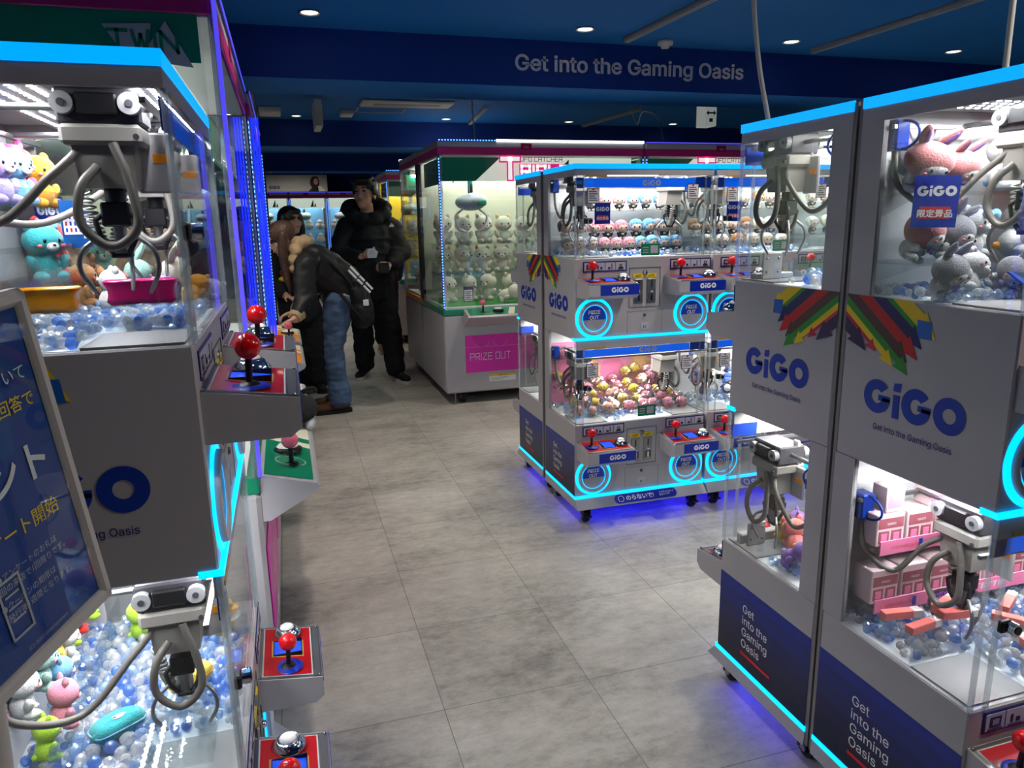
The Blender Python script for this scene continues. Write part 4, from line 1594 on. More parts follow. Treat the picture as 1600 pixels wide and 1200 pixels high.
def face_parts(root, P, rot, s=1.0):
    for sg in (-1, 1):
        MB().ell(P(sg * .031, .082, .012), (.013 * s, .008 * s, .0065 * s), 'hair_black', 10, 6, rot).build('eye', root)
        MB().ell(P(sg * .032, .087, .036), (.019 * s, .006 * s, .0045 * s), 'hair_black', 10, 6, rot).build('eyebrow', root)
    MB().ell(P(0, .0905, -.054), (.021 * s, .006 * s, .006 * s), 'lip', 10, 6, rot).build('mouth', root)


def shoe(root, heel, d, m, L=.27, sole='sole_white', name='shoe', laces=True):
    heel, d = Vector(heel), Vector(d).normalized()
    heel.z = 0
    sd = Vector((-d.y, d.x, 0))
    rot = Matrix((sd, d, Vector((0, 0, 1)))).transposed()
    b = MB()
    pts = []
    for (t, w) in ((0, .018), (.03, .034), (.30, .036), (.55, .045), (.80, .046), (.94, .034), (1.0, .012)):
        pts.append((t * L, w))
    up = [heel + d * a + sd * w for a, w in pts] + [heel + d * a - sd * w for a, w in reversed(pts)]
    b.prism([p + Vector((0, 0, 0)) for p in up], (0, 0, 0), (0, 0, .026), sole)
    b.ell(heel + d * L * .72 + Vector((0, 0, .040)), (.043, L * .27, .038), m, 16, 9, rot)
    b.ell(heel + d * L * .36 + Vector((0, 0, .056)), (.037, L * .34, .046), m, 16, 9, rot)
    b.cyl(heel + d * L * .22 + Vector((0, 0, .05)), heel + d * L * .20 + Vector((0, 0, .115)), .042, m, .045, 16)
    o = b.build(name, root)
    if laces:
        q = MB()
        for k in range(4):
            a = heel + d * L * (.44 + .07 * k) + Vector((0, 0, .098 - .010 * k))
            q.cyl(a - sd * .022, a + sd * .022, .004, 'sole_white', n=6)
        q.build('laces', o)
    return o


# --- the standing man in a black padded jacket
man = thing('person', 'man standing in black padded jacket and black trousers holding a white packet', 'person')
B_ = MB()
S = 'skin'
hc, hf = Vector((.700, 6.575, 1.645)), Vector((-.50, -.86, 0))
P, rot = head_shape(B_, hc, hf, S, 1.16, -.10)
chain(B_, [(.715, 6.62, 1.40), (.712, 6.605, 1.56)], [.062, .056], S)
chain(B_, [(.70, 6.62, .93), (.705, 6.63, 1.15), (.715, 6.63, 1.33)], [.135, .13, .14], S)
chain(B_, [(.53, 6.62, 1.40), (.715, 6.63, 1.40), (.90, 6.64, 1.40)], [.062, .09, .062], S)
chain(B_, [(.53, 6.62, 1.40), (.455, 6.54, 1.12), (.61, 6.36, 1.125)], [.055, .045, .03], S)
chain(B_, [(.90, 6.64, 1.40), (.985, 6.57, 1.15), (.865, 6.36, 1.055)], [.055, .045, .03], S)
chain(B_, [(.61, 6.63, .93), (.625, 6.68, .48), (.63, 6.80, .09)], [.085, .055, .040], S)
chain(B_, [(.80, 6.61, .93), (.855, 6.52, .48), (.875, 6.50, .09)], [.085, .055, .040], S)
hand(B_, (.615, 6.355, 1.128), (.9, -.30, .10), (-.1, .5, 1), S, .75, -1)
hand(B_, (.86, 6.355, 1.052), (-.75, -.45, .05), (-.2, .6, -.9), S, .7, -1)
link('body', baked(B_, 'man_body', .006, 3), man)
face_parts(man, P, rot, 1.16)
h = MB()
for (a, b, c, r) in ((0, -.020, .060, (.106, .124, .098)), (0, -.055, .010, (.100, .084, .100)), (.020, .060, .092, (.070, .050, .036)), (-.03, .058, .090, (.062, .050, .036)),
                     (.078, -.015, .030, (.022, .06, .055)), (-.078, -.015, .030, (.022, .06, .055))):
    h.ell(P(a, b, c), r, 'hair_black', 16, 10, rot)
for i in range(60):
    t, q = rnd.uniform(0, 6.28), rnd.uniform(.2, 1.0)
    a, b = .080 * q * math.cos(t), -.015 + .095 * q * math.sin(t)
    h.ell(P(a, b, .062 + .085 * math.sqrt(max(0, 1 - q * q * .9))), (.014, .022, .012), 'hair_black', 6, 4, rot)
link('hair', baked(h, 'man_hair', .007, 2), man)
j = MB()
J = 'cloth_black'
chain(j, [(.70, 6.615, .84), (.705, 6.62, 1.05), (.715, 6.63, 1.30)], [.205, .215, .20], J)
chain(j, [(.555, 6.625, 1.345), (.715, 6.64, 1.37), (.885, 6.645, 1.35)], [.10, .12, .10], J)
chain(j, [(.535, 6.62, 1.345), (.455, 6.55, 1.13), (.595, 6.385, 1.125)], [.108, .098, .058], J)
chain(j, [(.905, 6.64, 1.345), (.975, 6.575, 1.15), (.885, 6.385, 1.055)], [.108, .100, .058], J)
for k in range(4):
    z = .88 + .13 * k
    j.ell((.705, 6.62, z), (.225, .212, .058), J, 20, 8)
link('jacket', baked(j, 'man_jacket', .011, 3, (7, .016, 1.6)), man)
j = MB()
for (a, b, c) in ((-.150, -.04, 1.525), (-.130, .05, 1.555), (-.06, .10, 1.54), (.04, .115, 1.54), (.12, .07, 1.56), (.15, -.01, 1.53), (.13, -.09, 1.47), (.05, -.13, 1.43), (-.05, -.13, 1.43), (-.13, -.10, 1.46)):
    j.ell((.715 + a, 6.635 + b, c), (.075, .075, .065), J, 12, 8)
link('hood', baked(j, 'man_hood', .011, 3, (9, .012, 1)), man)
t = MB()
t.quad([(.868, 6.398, 1.366), (.915, 6.405, 1.366), (.908, 6.405, 1.388), (.888, 6.400, 1.400)], 'white_ring')
t.build('chest_emblem', man)
t = MB()
T = 'cloth_black_trousers'
chain(t, [(.615, 6.63, .86), (.622, 6.67, .50), (.632, 6.79, .13)], [.125, .098, .088], T)
chain(t, [(.795, 6.61, .86), (.852, 6.53, .50), (.873, 6.50, .13)], [.125, .098, .088], T)
t.ell((.705, 6.62, .86), (.19, .15, .12), T, 16, 10)
link('trousers', baked(t, 'man_trousers', .010, 3, (7, .012, 2.2)), man)
shoe(man, (.65, 6.91, 0), (-.35, -.94, 0), 'shoe_black', .31)
shoe(man, (.865, 6.60, 0), (.32, -.95, 0), 'shoe_black', .31)
pk = MB().prism([(.665, 6.300, 1.115), (.735, 6.290, 1.115), (.752, 6.290, 1.165), (.715, 6.290, 1.195), (.655, 6.300, 1.190)], (0, 0, 0), (0, .012, 0), 'white_print')
pk.ring((.700, 6.287, 1.160), (1, 0, 0), (0, 0, 1), .012, .015, 'grey_plastic', n=18)
tag(pk.build('paper_packet'), 'white paper packet held up by the standing man', 'packet')
ph = MB().box((.745, 6.255, .985), (.835, 6.275, 1.075), 'black', .006)
tag(ph.build('wallet'), 'black wallet in the left hand of the standing man', 'wallet')

# --- the woman bending over the controls
wa = thing('person', 'long-haired woman in black jacket and jeans bending over the controls', 'person')
B_ = MB()
hcA, hfA = Vector((-.015, 5.44, 1.300)), Vector((-.93, -.25, 0))
P, rot = head_shape(B_, hcA, hfA, S, .96, .45)
chain(B_, [(.365, 5.60, .90), (.29, 5.56, 1.01), (.18, 5.49, 1.12)], [.10, .10, .11], S)
chain(B_, [(.18, 5.49, 1.13), (.05, 5.45, 1.24)], [.07, .05], S)
chain(B_, [(.13, 5.35, 1.13), (.17, 5.48, 1.16), (.20, 5.63, 1.15)], [.055, .08, .055], S)
chain(B_, [(.13, 5.35, 1.13), (.10, 5.27, .90), (.028, 5.14, .775)], [.048, .038, .028], S)
chain(B_, [(.20, 5.63, 1.15), (.12, 5.52, .92), (.03, 5.33, .80)], [.048, .038, .028], S)
chain(B_, [(.345, 5.53, .87), (.292, 5.505, .48), (.30, 5.53, .09)], [.080, .047, .038], S)
chain(B_, [(.385, 5.67, .87), (.305, 5.685, .48), (.31, 5.735, .09)], [.080, .047, .038], S)
hand(B_, (.030, 5.140, .778), (-.75, -.45, -.22), (.1, -.2, -1), S, .55, 1, .92)
hand(B_, (.030, 5.330, .802), (-.85, -.30, -.18), (.1, -.2, -1), S, .55, -1, .92)
link('body', baked(B_, 'bending_body', .006, 3), wa)
face_parts(wa, P, rot, .96)
h = MB()
Hm = 'hair_brown'
h.ell(P(0, -.02, .045), (.090, .105, .085), Hm, 16, 10, rot)
for k in range(16):
    a = -1.35 + 2.7 * k / 15
    x0 = hcA + Vector((.045 * math.cos(a * .6) - .02, .092 * math.sin(a), .03))
    ln = .20 + .06 * math.cos(a)
    chain(h, [x0, x0 + Vector((-.012, .012 * math.sin(a), -.12)), x0 + Vector((.0, -.01, -.12 - ln * .75)), x0 + Vector((.015, -.02, -.16 - ln))], [.030, .030, .024, .010], Hm)
link('hair', baked(h, 'bending_hair', .008, 2), wa)
h = MB()
Cm = 'cream_hood'
for (a, b, c, r) in ((.10, -.02, 1.265, .062), (.145, .04, 1.275, .060), (.115, .10, 1.255, .055), (.075, -.07, 1.225, .050), (.055, -.09, 1.16, .040), (.05, -.095, 1.10, .034)):
    h.ell((a, 5.45 + b, c), r, Cm, 12, 8)
link('hood', baked(h, 'bending_hood', .009, 3, (12, .010, 1)), wa)
j = MB()
Lm = 'leather_black'
chain(j, [(.375, 5.595, .965), (.30, 5.56, 1.04), (.19, 5.49, 1.13)], [.165, .155, .14], Lm)
chain(j, [(.14, 5.36, 1.13), (.18, 5.48, 1.155), (.21, 5.62, 1.15)], [.085, .10, .085], Lm)
chain(j, [(.135, 5.35, 1.12), (.105, 5.27, .91), (.055, 5.175, .805)], [.085, .072, .052], Lm)
chain(j, [(.20, 5.62, 1.14), (.13, 5.52, .93), (.06, 5.355, .825)], [.085, .072, .052], Lm)
link('jacket', baked(j, 'bending_jacket', .010, 3, (9, .013, 1.2)), wa)
j = MB()
for (a, b) in (((.058, 5.18, .81), (.030, 5.142, .782)), ((.064, 5.36, .83), (.034, 5.335, .805))):
    j.cyl(a, b, .054, Cm, .040, 16)
j.build('cuff', wa)
j = MB()
cap(j, (.378, 5.60, .885), (.350, 5.59, .97), .150, .150, 'cream_shirt', 20)
link('shirt_hem', baked(j, 'shirt_hem', .010, 2, (10, .01, 2)), wa)
t = MB()
D_ = 'denim'
chain(t, [(.345, 5.53, .84), (.292, 5.505, .50), (.300, 5.525, .24), (.312, 5.53, .125)], [.112, .074, .076, .092], D_)
chain(t, [(.385, 5.67, .84), (.305, 5.685, .50), (.310, 5.725, .24), (.322, 5.735, .125)], [.112, .074, .076, .092], D_)
t.ell((.365, 5.60, .85), (.135, .165, .10), D_, 16, 10)
link('jeans', baked(t, 'bending_jeans', .009, 3, (9, .011, 2.0)), wa)
for yy in (5.52, 5.735):
    shoe(wa, (.395, yy + .02, 0), (-1, -.10, 0), 'suede_brown', .30, 'rubber', laces=False)
t = MB()
t.tube(spline([(.13, 5.395, 1.225), (.30, 5.40, 1.14), (.47, 5.44, .93), (.53, 5.47, .80)], 6), .013, 'bag_black', 6)
bp = thing('shoulder_bag', 'black bag with white striped strap hanging behind the bending woman', 'bag')
bb = MB()
bb.ell((.505, 5.50, .86), (.085, .10, .17), 'bag_black', 16, 12, Euler((0, R(-14), 0)).to_matrix())
bb.ell((.515, 5.49, .76), (.095, .105, .12), 'bag_black', 16, 10)
bb.ell((.545, 5.44, .78), (.06, .06, .10), 'bag_black', 12, 8)
link('bag_body', baked(bb, 'bag_body', .009, 3, (9, .012, 1)), bp)
t.build('strap', bp)
t = MB()
P0, P1 = Vector((.425, 5.385, 1.075)), Vector((.575, 5.40, .905))
for k, (a, b) in enumerate(((0, .36), (.40, .62), (.68, .98))):
    A, B2 = P0.lerp(P1, a), P0.lerp(P1, b)
    for sg in (0.0, .024):
        t.cyl(A + Vector((sg * .7, 0, sg)), B2 + Vector((sg * .7, 0, sg)), .0085, 'white_print', n=8)
t.build('white_stripes', bp)
t = MB().cyl((.535, 5.385, .92), (.535, 5.385, .86), .002, 'steel', n=6)
t.box((.515, 5.378, .815), (.555, 5.388, .86), 'white_print', .004)
t.build('key_tag', bp)
t = MB().tube(spline([(.36, 5.395, .905), (.44, 5.375, .80), (.52, 5.39, .70)], 6), .014, 'bag_black', 6)
t.build('cross_strap', bp)

# --- the black-haired woman behind her
wb = thing('person', 'black-haired woman in dark coat standing behind the bending woman', 'person')
B_ = MB()
hcB, hfB = Vector((.070, 6.28, 1.425)), Vector((.55, -.83, 0))
P, rot = head_shape(B_, hcB, hfB, S, .94, -.12)
chain(B_, [(.05, 6.32, 1.20), (.06, 6.30, 1.36)], [.055, .048], S)
chain(B_, [(.08, 6.34, .82), (.06, 6.34, 1.00), (.04, 6.33, 1.17)], [.125, .115, .12], S)
chain(B_, [(-.10, 6.30, 1.18), (.04, 6.33, 1.20), (.18, 6.36, 1.18)], [.05, .08, .05], S)
chain(B_, [(-.10, 6.30, 1.18), (-.14, 6.22, .95), (-.02, 6.10, .85)], [.045, .038, .028], S)
chain(B_, [(.18, 6.36, 1.18), (.22, 6.30, .94), (.12, 6.14, .85)], [.045, .038, .028], S)
chain(B_, [(.02, 6.34, .82), (.04, 6.36, .44), (.05, 6.40, .08)], [.09, .06, .04], S)
chain(B_, [(.15, 6.34, .82), (.165, 6.34, .44), (.175, 6.36, .08)], [.09, .06, .04], S)
hand(B_, (-.02, 6.10, .85), (.6, -.6, -.2), (0, 0, -1), S, .5, 1, .9)
hand(B_, (.12, 6.14, .85), (-.5, -.7, -.2), (0, 0, -1), S, .5, -1, .9)
link('body', baked(B_, 'coat_body', .006, 3), wb)
face_parts(wb, P, rot, .94)
h = MB()
h.ell(P(0, -.020, .045), (.090, .104, .088), 'hair_black', 16, 10, rot)
h.ell(P(0, .070, .078), (.062, .028, .026), 'hair_black', 12, 8, rot)
for sg in (-1, 1):
    chain(h, [P(sg * .074, .01, .04), P(sg * .084, .01, -.06), P(sg * .078, -.01, -.16), P(sg * .06, -.02, -.26)], [.034, .034, .036, .022], 'hair_black')
chain(h, [P(0, -.06, 0), P(0, -.07, -.14), P(0, -.07, -.24)], [.085, .080, .05], 'hair_black')
link('hair', baked(h, 'coat_hair', .008, 2), wb)
j = MB()
Km = 'cloth_coat'
chain(j, [(.08, 6.34, .70), (.07, 6.34, .95), (.04, 6.33, 1.14)], [.175, .16, .145], Km)
chain(j, [(-.09, 6.30, 1.15), (.04, 6.33, 1.18), (.17, 6.36, 1.15)], [.08, .10, .08], Km)
chain(j, [(-.10, 6.29, 1.14), (-.14, 6.22, .96), (-.05, 6.125, .87)], [.082, .075, .05], Km)
chain(j, [(.18, 6.35, 1.14), (.22, 6.30, .96), (.145, 6.17, .87)], [.082, .075, .05], Km)
link('coat', baked(j, 'coat_coat', .010, 3, (7, .012, .8)), wb)
t = MB()
chain(t, [(.03, 6.34, .70), (.045, 6.36, .44), (.055, 6.39, .10)], [.115, .098, .098], T)
chain(t, [(.15, 6.34, .70), (.168, 6.34, .44), (.178, 6.36, .10)], [.115, .098, .098], T)
link('trousers', baked(t, 'coat_trousers', .010, 3, (7, .012, 2)), wb)
shoe(wb, (.055, 6.47, 0), (.1, -1, 0), 'shoe_black', .24, 'rubber')
shoe(wb, (.165, 6.44, 0), (.25, -1, 0), 'shoe_black', .24, 'rubber')
yb = thing('toy_charm', 'small yellow and red plush charm hanging on the dark coat', 'charm', (-.015, 6.05, .985))
MB().ell((0, 0, 0), (.05, .03, .022), 'yellow', 14, 8).ell((.03, -.01, .03), (.022, .02, .022), 'yellow', 10, 7).build('body', yb)
MB().ell((.0, 0, .05), (.035, .026, .028), 'arrow_red', 10, 7).build('cap', yb)

# --- a fourth visitor further off, mostly hidden by the man
wc = thing('person', 'visitor in beige trainers almost hidden behind the standing man', 'person')
B_ = MB()
P, rot = head_shape(B_, (.99, 8.0, 1.50), (.2, 1, 0), S, .97)
chain(B_, [(.99, 8.0, 1.28), (.99, 8.0, 1.42)], [.055, .05], S)
chain(B_, [(.99, 8.0, .86), (.99, 8.0, 1.22)], [.13, .13], S)
chain(B_, [(.84, 8.0, 1.26), (.80, 8.03, 1.0), (.82, 8.08, .78)], [.05, .04, .03], S)
chain(B_, [(1.14, 8.0, 1.26), (1.18, 8.03, 1.0), (1.16, 8.08, .78)], [.05, .04, .03], S)
chain(B_, [(.84, 8.0, 1.27), (1.14, 8.0, 1.27)], [.055, .055], S)
chain(B_, [(.92, 8.0, .86), (.93, 8.0, .46), (.94, 7.99, .08)], [.09, .06, .04], S)
chain(B_, [(1.06, 8.0, .86), (1.06, 8.0, .46), (1.06, 8.01, .08)], [.09, .06, .04], S)
hand(B_, (.82, 8.08, .78), (.05, .2, -1), (1, 0, 0), S, .4, 1, .95)
hand(B_, (1.16, 8.08, .78), (-.05, .2, -1), (-1, 0, 0), S, .4, -1, .95)
link('body', baked(B_, 'visitor_body', .007, 3), wc)
face_parts(wc, P, rot, .97)
h = MB().ell(P(0, -.02, .045), (.09, .106, .085), 'hair_black', 16, 10, rot)
link('hair', baked(h, 'visitor_hair', .009, 2), wc)
j = MB()
chain(j, [(.99, 8.0, .84), (.99, 8.0, 1.20)], [.16, .15], Km)
chain(j, [(.86, 8.0, 1.24), (1.12, 8.0, 1.24)], [.085, .085], Km)
chain(j, [(.85, 8.0, 1.24), (.80, 8.03, 1.0), (.82, 8.07, .82)], [.075, .065, .05], Km)
chain(j, [(1.13, 8.0, 1.24), (1.18, 8.03, 1.0), (1.16, 8.07, .82)], [.075, .065, .05], Km)
link('coat', baked(j, 'visitor_coat', .011, 3, (7, .012, 1)), wc)
t = MB()
chain(t, [(.93, 8.0, .80), (.935, 8.0, .46), (.94, 7.99, .16)], [.11, .085, .07], T)
chain(t, [(1.05, 8.0, .80), (1.055, 8.0, .46), (1.06, 8.01, .16)], [.11, .085, .07], T)
link('trousers', baked(t, 'visitor_trousers', .011, 3, (7, .010, 2)), wc)
shoe(wc, (.94, 7.90, 0), (.0, 1, 0), 'shoe_beige', .26)
shoe(wc, (1.06, 7.92, 0), (.1, 1, 0), 'shoe_beige', .26)

# ------------------------------------------------------------------ prizes
PAL = dict(cream=(236, 230, 208), white=(238, 237, 234), pink=(240, 150, 172), hot=(236, 60, 150), sky=(120, 182, 226), blue=(64, 110, 205), red=(206, 28, 34),
           teal=(40, 160, 165), mint=(160, 208, 196), lilac=(178, 156, 226), amber=(244, 168, 40), yellow=(244, 212, 74), lime=(176, 220, 50), brown=(176, 122, 66),
           grey=(152, 152, 160), navyp=(30, 44, 100), salmon=(240, 128, 122), peach=(238, 178, 158), black=(22, 22, 26), purple=(120, 80, 170), skin=(248, 214, 192), rose=(214, 130, 132))
for k_, c_ in PAL.items():
    mat('plush_' + k_, c_, 0.85, noise=(35, 0.10), bump=(180, 0.35), sheen=0.3)
mat('eye_black', (12, 12, 14), 0.15, coat=0.5)
mat('blush', (236, 110, 120), 0.7)
glass_mat('wrap', (0.96, 0.96, 0.97), 0.16, 0.55, 0.08)


def toy_parts(style, c1, c2, c3):
    """prototype of a soft toy about one unit tall, base at z=0, facing -y; returns (name, mesh) pairs"""
    c1, c2, c3 = 'plush_' + c1, 'plush_' + c2, 'plush_' + c3
    out = []

    def face(cz, ry, ex, ez, es=.035, muzzle=None, blush=True):
        for sg in (-1, 1):
            out.append(('eye', MB().ell((sg * ex, -ry, cz + ez), (es, es * .55, es * 1.15), 'eye_black', 8, 6).mesh('eye')))
        m = MB()
        if muzzle:
            m.ell((0, -ry - .01, cz + ez - .09), (.10, .05, .07), muzzle, 12, 8)
        m.ell((0, -ry - .05, cz + ez - .065), (.030, .02, .022), 'eye_black', 8, 5)
        if blush:
            for sg in (-1, 1):
                m.ell((sg * (ex + .07), -ry + .025, cz + ez - .075), (.045, .02, .028), 'blush', 8, 5)
        out.append(('muzzle', m.mesh('muzzle')))
    if style in ('bear', 'bunny', 'cat'):
        b = MB().ell((0, 0, .24), (.23, .20, .25), c1, 18, 12)
        for sg in (-1, 1):
            b.ell((sg * .16, -.12, .09), (.10, .15, .09), c1, 12, 8)
            b.ell((sg * .24, -.08, .30), (.08, .08, .14), c1, 12, 8, Euler((0, R(sg * 28), 0)).to_matrix())
        b.ell((0, .19, .14), (.07, .07, .07), c2, 10, 7)
        out.append(('body', b.mesh('body')))
        out.append(('head', MB().ell((0, -.02, .64), (.30, .26, .255), c1, 20, 14).mesh('head')))
        for sg in (-1, 1):
            e = MB()
            if style == 'bear':
                e.ell((sg * .19, 0, .86), (.095, .055, .095), c1, 12, 8).ell((sg * .19, -.04, .86), (.06, .03, .06), c2, 10, 7)
            elif style == 'cat':
                e.ell((sg * .18, 0, .86), (.085, .05, .12), c1, 12, 8, Euler((0, R(sg * 24), 0)).to_matrix()).ell((sg * .18, -.035, .85), (.05, .03, .08), c2, 10, 7, Euler((0, R(sg * 24), 0)).to_matrix())
            else:
                rt = Euler((R(12), R(sg * 14), 0)).to_matrix()
                e.ell((sg * .14, .03, 1.02), (.085, .055, .24), c1, 12, 10, rt).ell((sg * .14, -.015, 1.02), (.05, .03, .18), c2, 10, 8, rt)
            out.append(('ear', e.mesh('ear')))
        face(.64, .255, .11, .0, .030, c3)
    elif style == 'hood':
        b = MB().ell((0, .04, .20), (.22, .20, .20), c3, 16, 10)
        for sg in (-1, 1):
            b.ell((sg * .17, -.10, .08), (.10, .13, .08), c3, 12, 8)
            b.ell((sg * .22, -.08, .24), (.08, .09, .09), c3, 10, 7)
        out.append(('body', b.mesh('body')))
        out.append(('head', MB().ell((0, 0, .58), (.40, .34, .33), c1, 22, 14).mesh('head')))
        out.append(('face_patch', MB().ell((0, -.10, .52), (.29, .27, .22), c3, 18, 12).mesh('face_patch')))
        for sg in (-1, 1):
            rt = Euler((R(20), R(sg * 20), 0)).to_matrix()
            out.append(('ear', MB().ell((sg * .20, .08, .98), (.10, .07, .26), c1, 12, 10, rt).ell((sg * .20, .03, .98), (.055, .04, .18), c2, 10, 8, rt).mesh('ear')))
        face(.52, .36, .13, .02, .030, None)
        out.append(('bow', MB().ell((-.08, -.28, .30), (.09, .04, .06), c2, 10, 7).ell((.08, -.28, .30), (.09, .04, .06), c2, 10, 7).mesh('bow')))
    elif style == 'doll':
        b = MB().ell((0, 0, .20), (.20, .16, .20), c2, 14, 10)
        for sg in (-1, 1):
            b.ell((sg * .10, -.12, .06), (.075, .12, .06), c3, 10, 7)
            b.ell((sg * .20, -.06, .24), (.06, .06, .12), c2, 10, 7, Euler((0, R(sg * 30), 0)).to_matrix())
        b.ell((0, -.12, .25), (.09, .06, .06), 'plush_white', 8, 6)
        out.append(('body', b.mesh('body')))
        out.append(('head', MB().ell((0, -.04, .60), (.31, .26, .27), 'plush_skin', 18, 12).mesh('head')))
        h = MB().ell((0, .03, .67), (.345, .30, .285), c1, 20, 12)
        for k in range(5):
            h.ell((-.22 + .11 * k, -.235 + .03 * abs(k - 2), .74 - .02 * abs(k - 2)), (.085, .06, .10), c1, 8, 7)
        for sg in (-1, 1):
            h.ell((sg * .30, -.05, .56), (.07, .10, .18), c1, 10, 8)
        out.append(('hair', h.mesh('hair')))
        for sg in (-1, 1):
            out.append(('eye', MB().ell((sg * .12, -.285, .56), (.038, .02, .055), 'eye_black', 8, 6).mesh('eye')))
    elif style == 'bird':
        b = MB().ell((0, 0, .36), (.34, .32, .36), c1, 20, 14).ell((0, -.06, .72), (.25, .24, .24), c1, 18, 12)
        out.append(('body', b.mesh('body')))
        out.append(('belly', MB().ell((0, -.12, .36), (.26, .24, .28), c2, 16, 10).mesh('belly')))
        out.append(('beak', MB().ell((0, -.31, .70), (.09, .10, .05), c3, 12, 8).mesh('beak')))
        for sg in (-1, 1):
            out.append(('wing', MB().ell((sg * .33, 0, .38), (.07, .16, .22), c1, 12, 8, Euler((0, R(-sg * 18), 0)).to_matrix()).mesh('wing')))
            out.append(('eye', MB().ell((sg * .10, -.275, .78), (.03, .018, .035), 'eye_black', 8, 5).mesh('eye')))
    elif style == 'pouch':
        b = MB()
        N = 26
        for (z, kx) in ((0, .78), (.05, .96), (.17, 1.0), (.30, .94), (.36, .70)):
            pass
        prof = [(0, .0), (.46, .0), (.54, .08), (.56, .20), (.52, .32), (.40, .38), (0, .39)]
        vs = []
        for (r, z) in prof:
            for i in range(N):
                t = 2 * math.pi * i / N
                cx, sy = math.cos(t), math.sin(t)
                sq = lambda v: math.copysign(abs(v) ** .55, v)
                vs.append((r * sq(cx), r * .56 * sq(sy), z + .012 * math.sin(3 * t + z * 9)))
        fs = [(j * N + i, j * N + (i + 1) % N, (j + 1) * N + (i + 1) % N, (j + 1) * N + i) for j in range(len(prof) - 1) for i in range(N)]
        b.add(vs, fs, c1, True)
        for sx in (-.5, .5):
            b.ell((sx, -.1, .17), (.10, .09, .12), c1, 10, 7)
        out.append(('body', b.mesh('body')))
        z = MB()
        pts = []
        for i in range(36):
            t = 2 * math.pi * i / 36
            sq = lambda v: math.copysign(abs(v) ** .55, v)
            pts.append((.565 * sq(math.cos(t)), .32 * sq(math.sin(t)), .20 + .01 * math.sin(3 * t)))
        z.tube(pts, .018, c2, 6, closed=True)
        out.append(('zip', z.mesh('zip')))
        out.append(('emblem', MB().ell((.03, -.02, .385), (.17, .09, .02), c3, 12, 6).ell((-.06, -.03, .395), (.04, .03, .02), 'eye_black', 8, 5).mesh('emblem')))
    elif style == 'wrapped':
        b = MB().ell((0, 0, .40), (.34, .30, .32), c1, 14, 9)
        for sg in (-1, 1):
            b.ell((sg * .18, -.12, .12), (.14, .17, .10), c2, 10, 7)
            b.ell((sg * .34, -.04, .44), (.10, .09, .09), c1, 8, 6)
        out.append(('body', b.mesh('body')))
        for sg in (-1, 1):
            out.append(('eye', MB().ell((sg * .09, -.29, .48), (.03, .02, .06), 'eye_black', 8, 5).mesh('eye')))
        w = MB()
        N, Mr = 12, 7
        vs = []
        r2 = random.Random(3)
        for j in range(Mr):
            z = -.02 + 1.0 * j / (Mr - 1)
            rr = (.42, .48, .50, .48, .40, .16, .34)[j]
            for i in range(N):
                t = 2 * math.pi * i / N
                q = rr * (1 + r2.uniform(-.14, .14))
                vs.append((q * math.cos(t), q * .85 * math.sin(t), z + r2.uniform(-.04, .04)))
        w.add(vs, [(j * N + i, j * N + (i + 1) % N, (j + 1) * N + (i + 1) % N, (j + 1) * N + i) for j in range(Mr - 1) for i in range(N)], 'wrap', False)
        out.append(('clear_bag', w.mesh('clear_bag')))
    elif style == 'duck':
        b = MB().ell((0, 0, .28), (.36, .42, .28), c1, 18, 12).ell((0, -.20, .70), (.24, .24, .24), c1, 16, 12)
        out.append(('body', b.mesh('body')))
        out.append(('bill', MB().ell((0, -.45, .66), (.12, .12, .05), c3, 12, 7).mesh('bill')))
        out.append(('collar', MB().ring((0, -.2, .50), (1, 0, 0), (0, 1, .1), .20, .38, c2, n=20).mesh('collar')))
        for sg in (-1, 1):
            out.append(('eye', MB().ell((sg * .10, -.40, .78), (.03, .02, .035), 'eye_black', 8, 5).mesh('eye')))
    return out


NAMES = {'hood': 'plush_rabbit', 'bear': 'plush_bear', 'bunny': 'plush_bunny', 'cat': 'plush_cat', 'doll': 'plush_doll', 'bird': 'plush_bird', 'pouch': 'plush_pouch', 'wrapped': 'wrapped_toy', 'duck': 'plush_duck'}
CATS = {'hood': 'soft toy', 'bear': 'soft toy', 'bunny': 'soft toy', 'cat': 'soft toy', 'doll': 'soft toy', 'bird': 'soft toy', 'pouch': 'pouch', 'wrapped': 'soft toy', 'duck': 'soft toy'}


def toy(style, cols, loc, rz, size, label, group, tilt=(0, 0), stretch=1.0):
    parts = cached(('toy', style, cols), lambda: toy_parts(style, *cols))
    o = thing(NAMES[style], label, CATS[style], loc, 0, group, rot=(tilt[0], tilt[1], rz), scale=(size * stretch, size * stretch, size))
    for nm, me in parts:
        link(nm, me, o)
    return o


def row(mc, style, colsets, x0, dx, y, z, size, what, where, group, jit=.12, names=None):
    n = len(colsets)
    for i, cs in enumerate(colsets):
        p = mc.w(x0 + dx * i, y + rnd.uniform(-.006, .006), z)
        nm = names[i] if names else what
        toy(style, cs, p, mc.rz + rnd.uniform(-jit, jit) * 2, size * rnd.uniform(.95, 1.05), '%s %s, %s from the left' % (nm, where, ORD[i]), group)


def shelf(mc, x0, x1, y0, y1, z, lip=.03, name='shelf', label=None):
    b = MB()
    b.box((x0, y0, z - .004), (x1, y1, z), 'acrylic')
    b.box((x0, y0, z), (x1, y0 + .003, z + lip), 'acrylic')
    for x in (x0 + .03, x1 - .033):
        b.prism([(x, y1, z - .004), (x, y1, z - .05), (x, y0 + .03, z - .004)], (x, 0, 0), (x + .003, 0, 0), 'acrylic')
    b.build(name, mc.root)


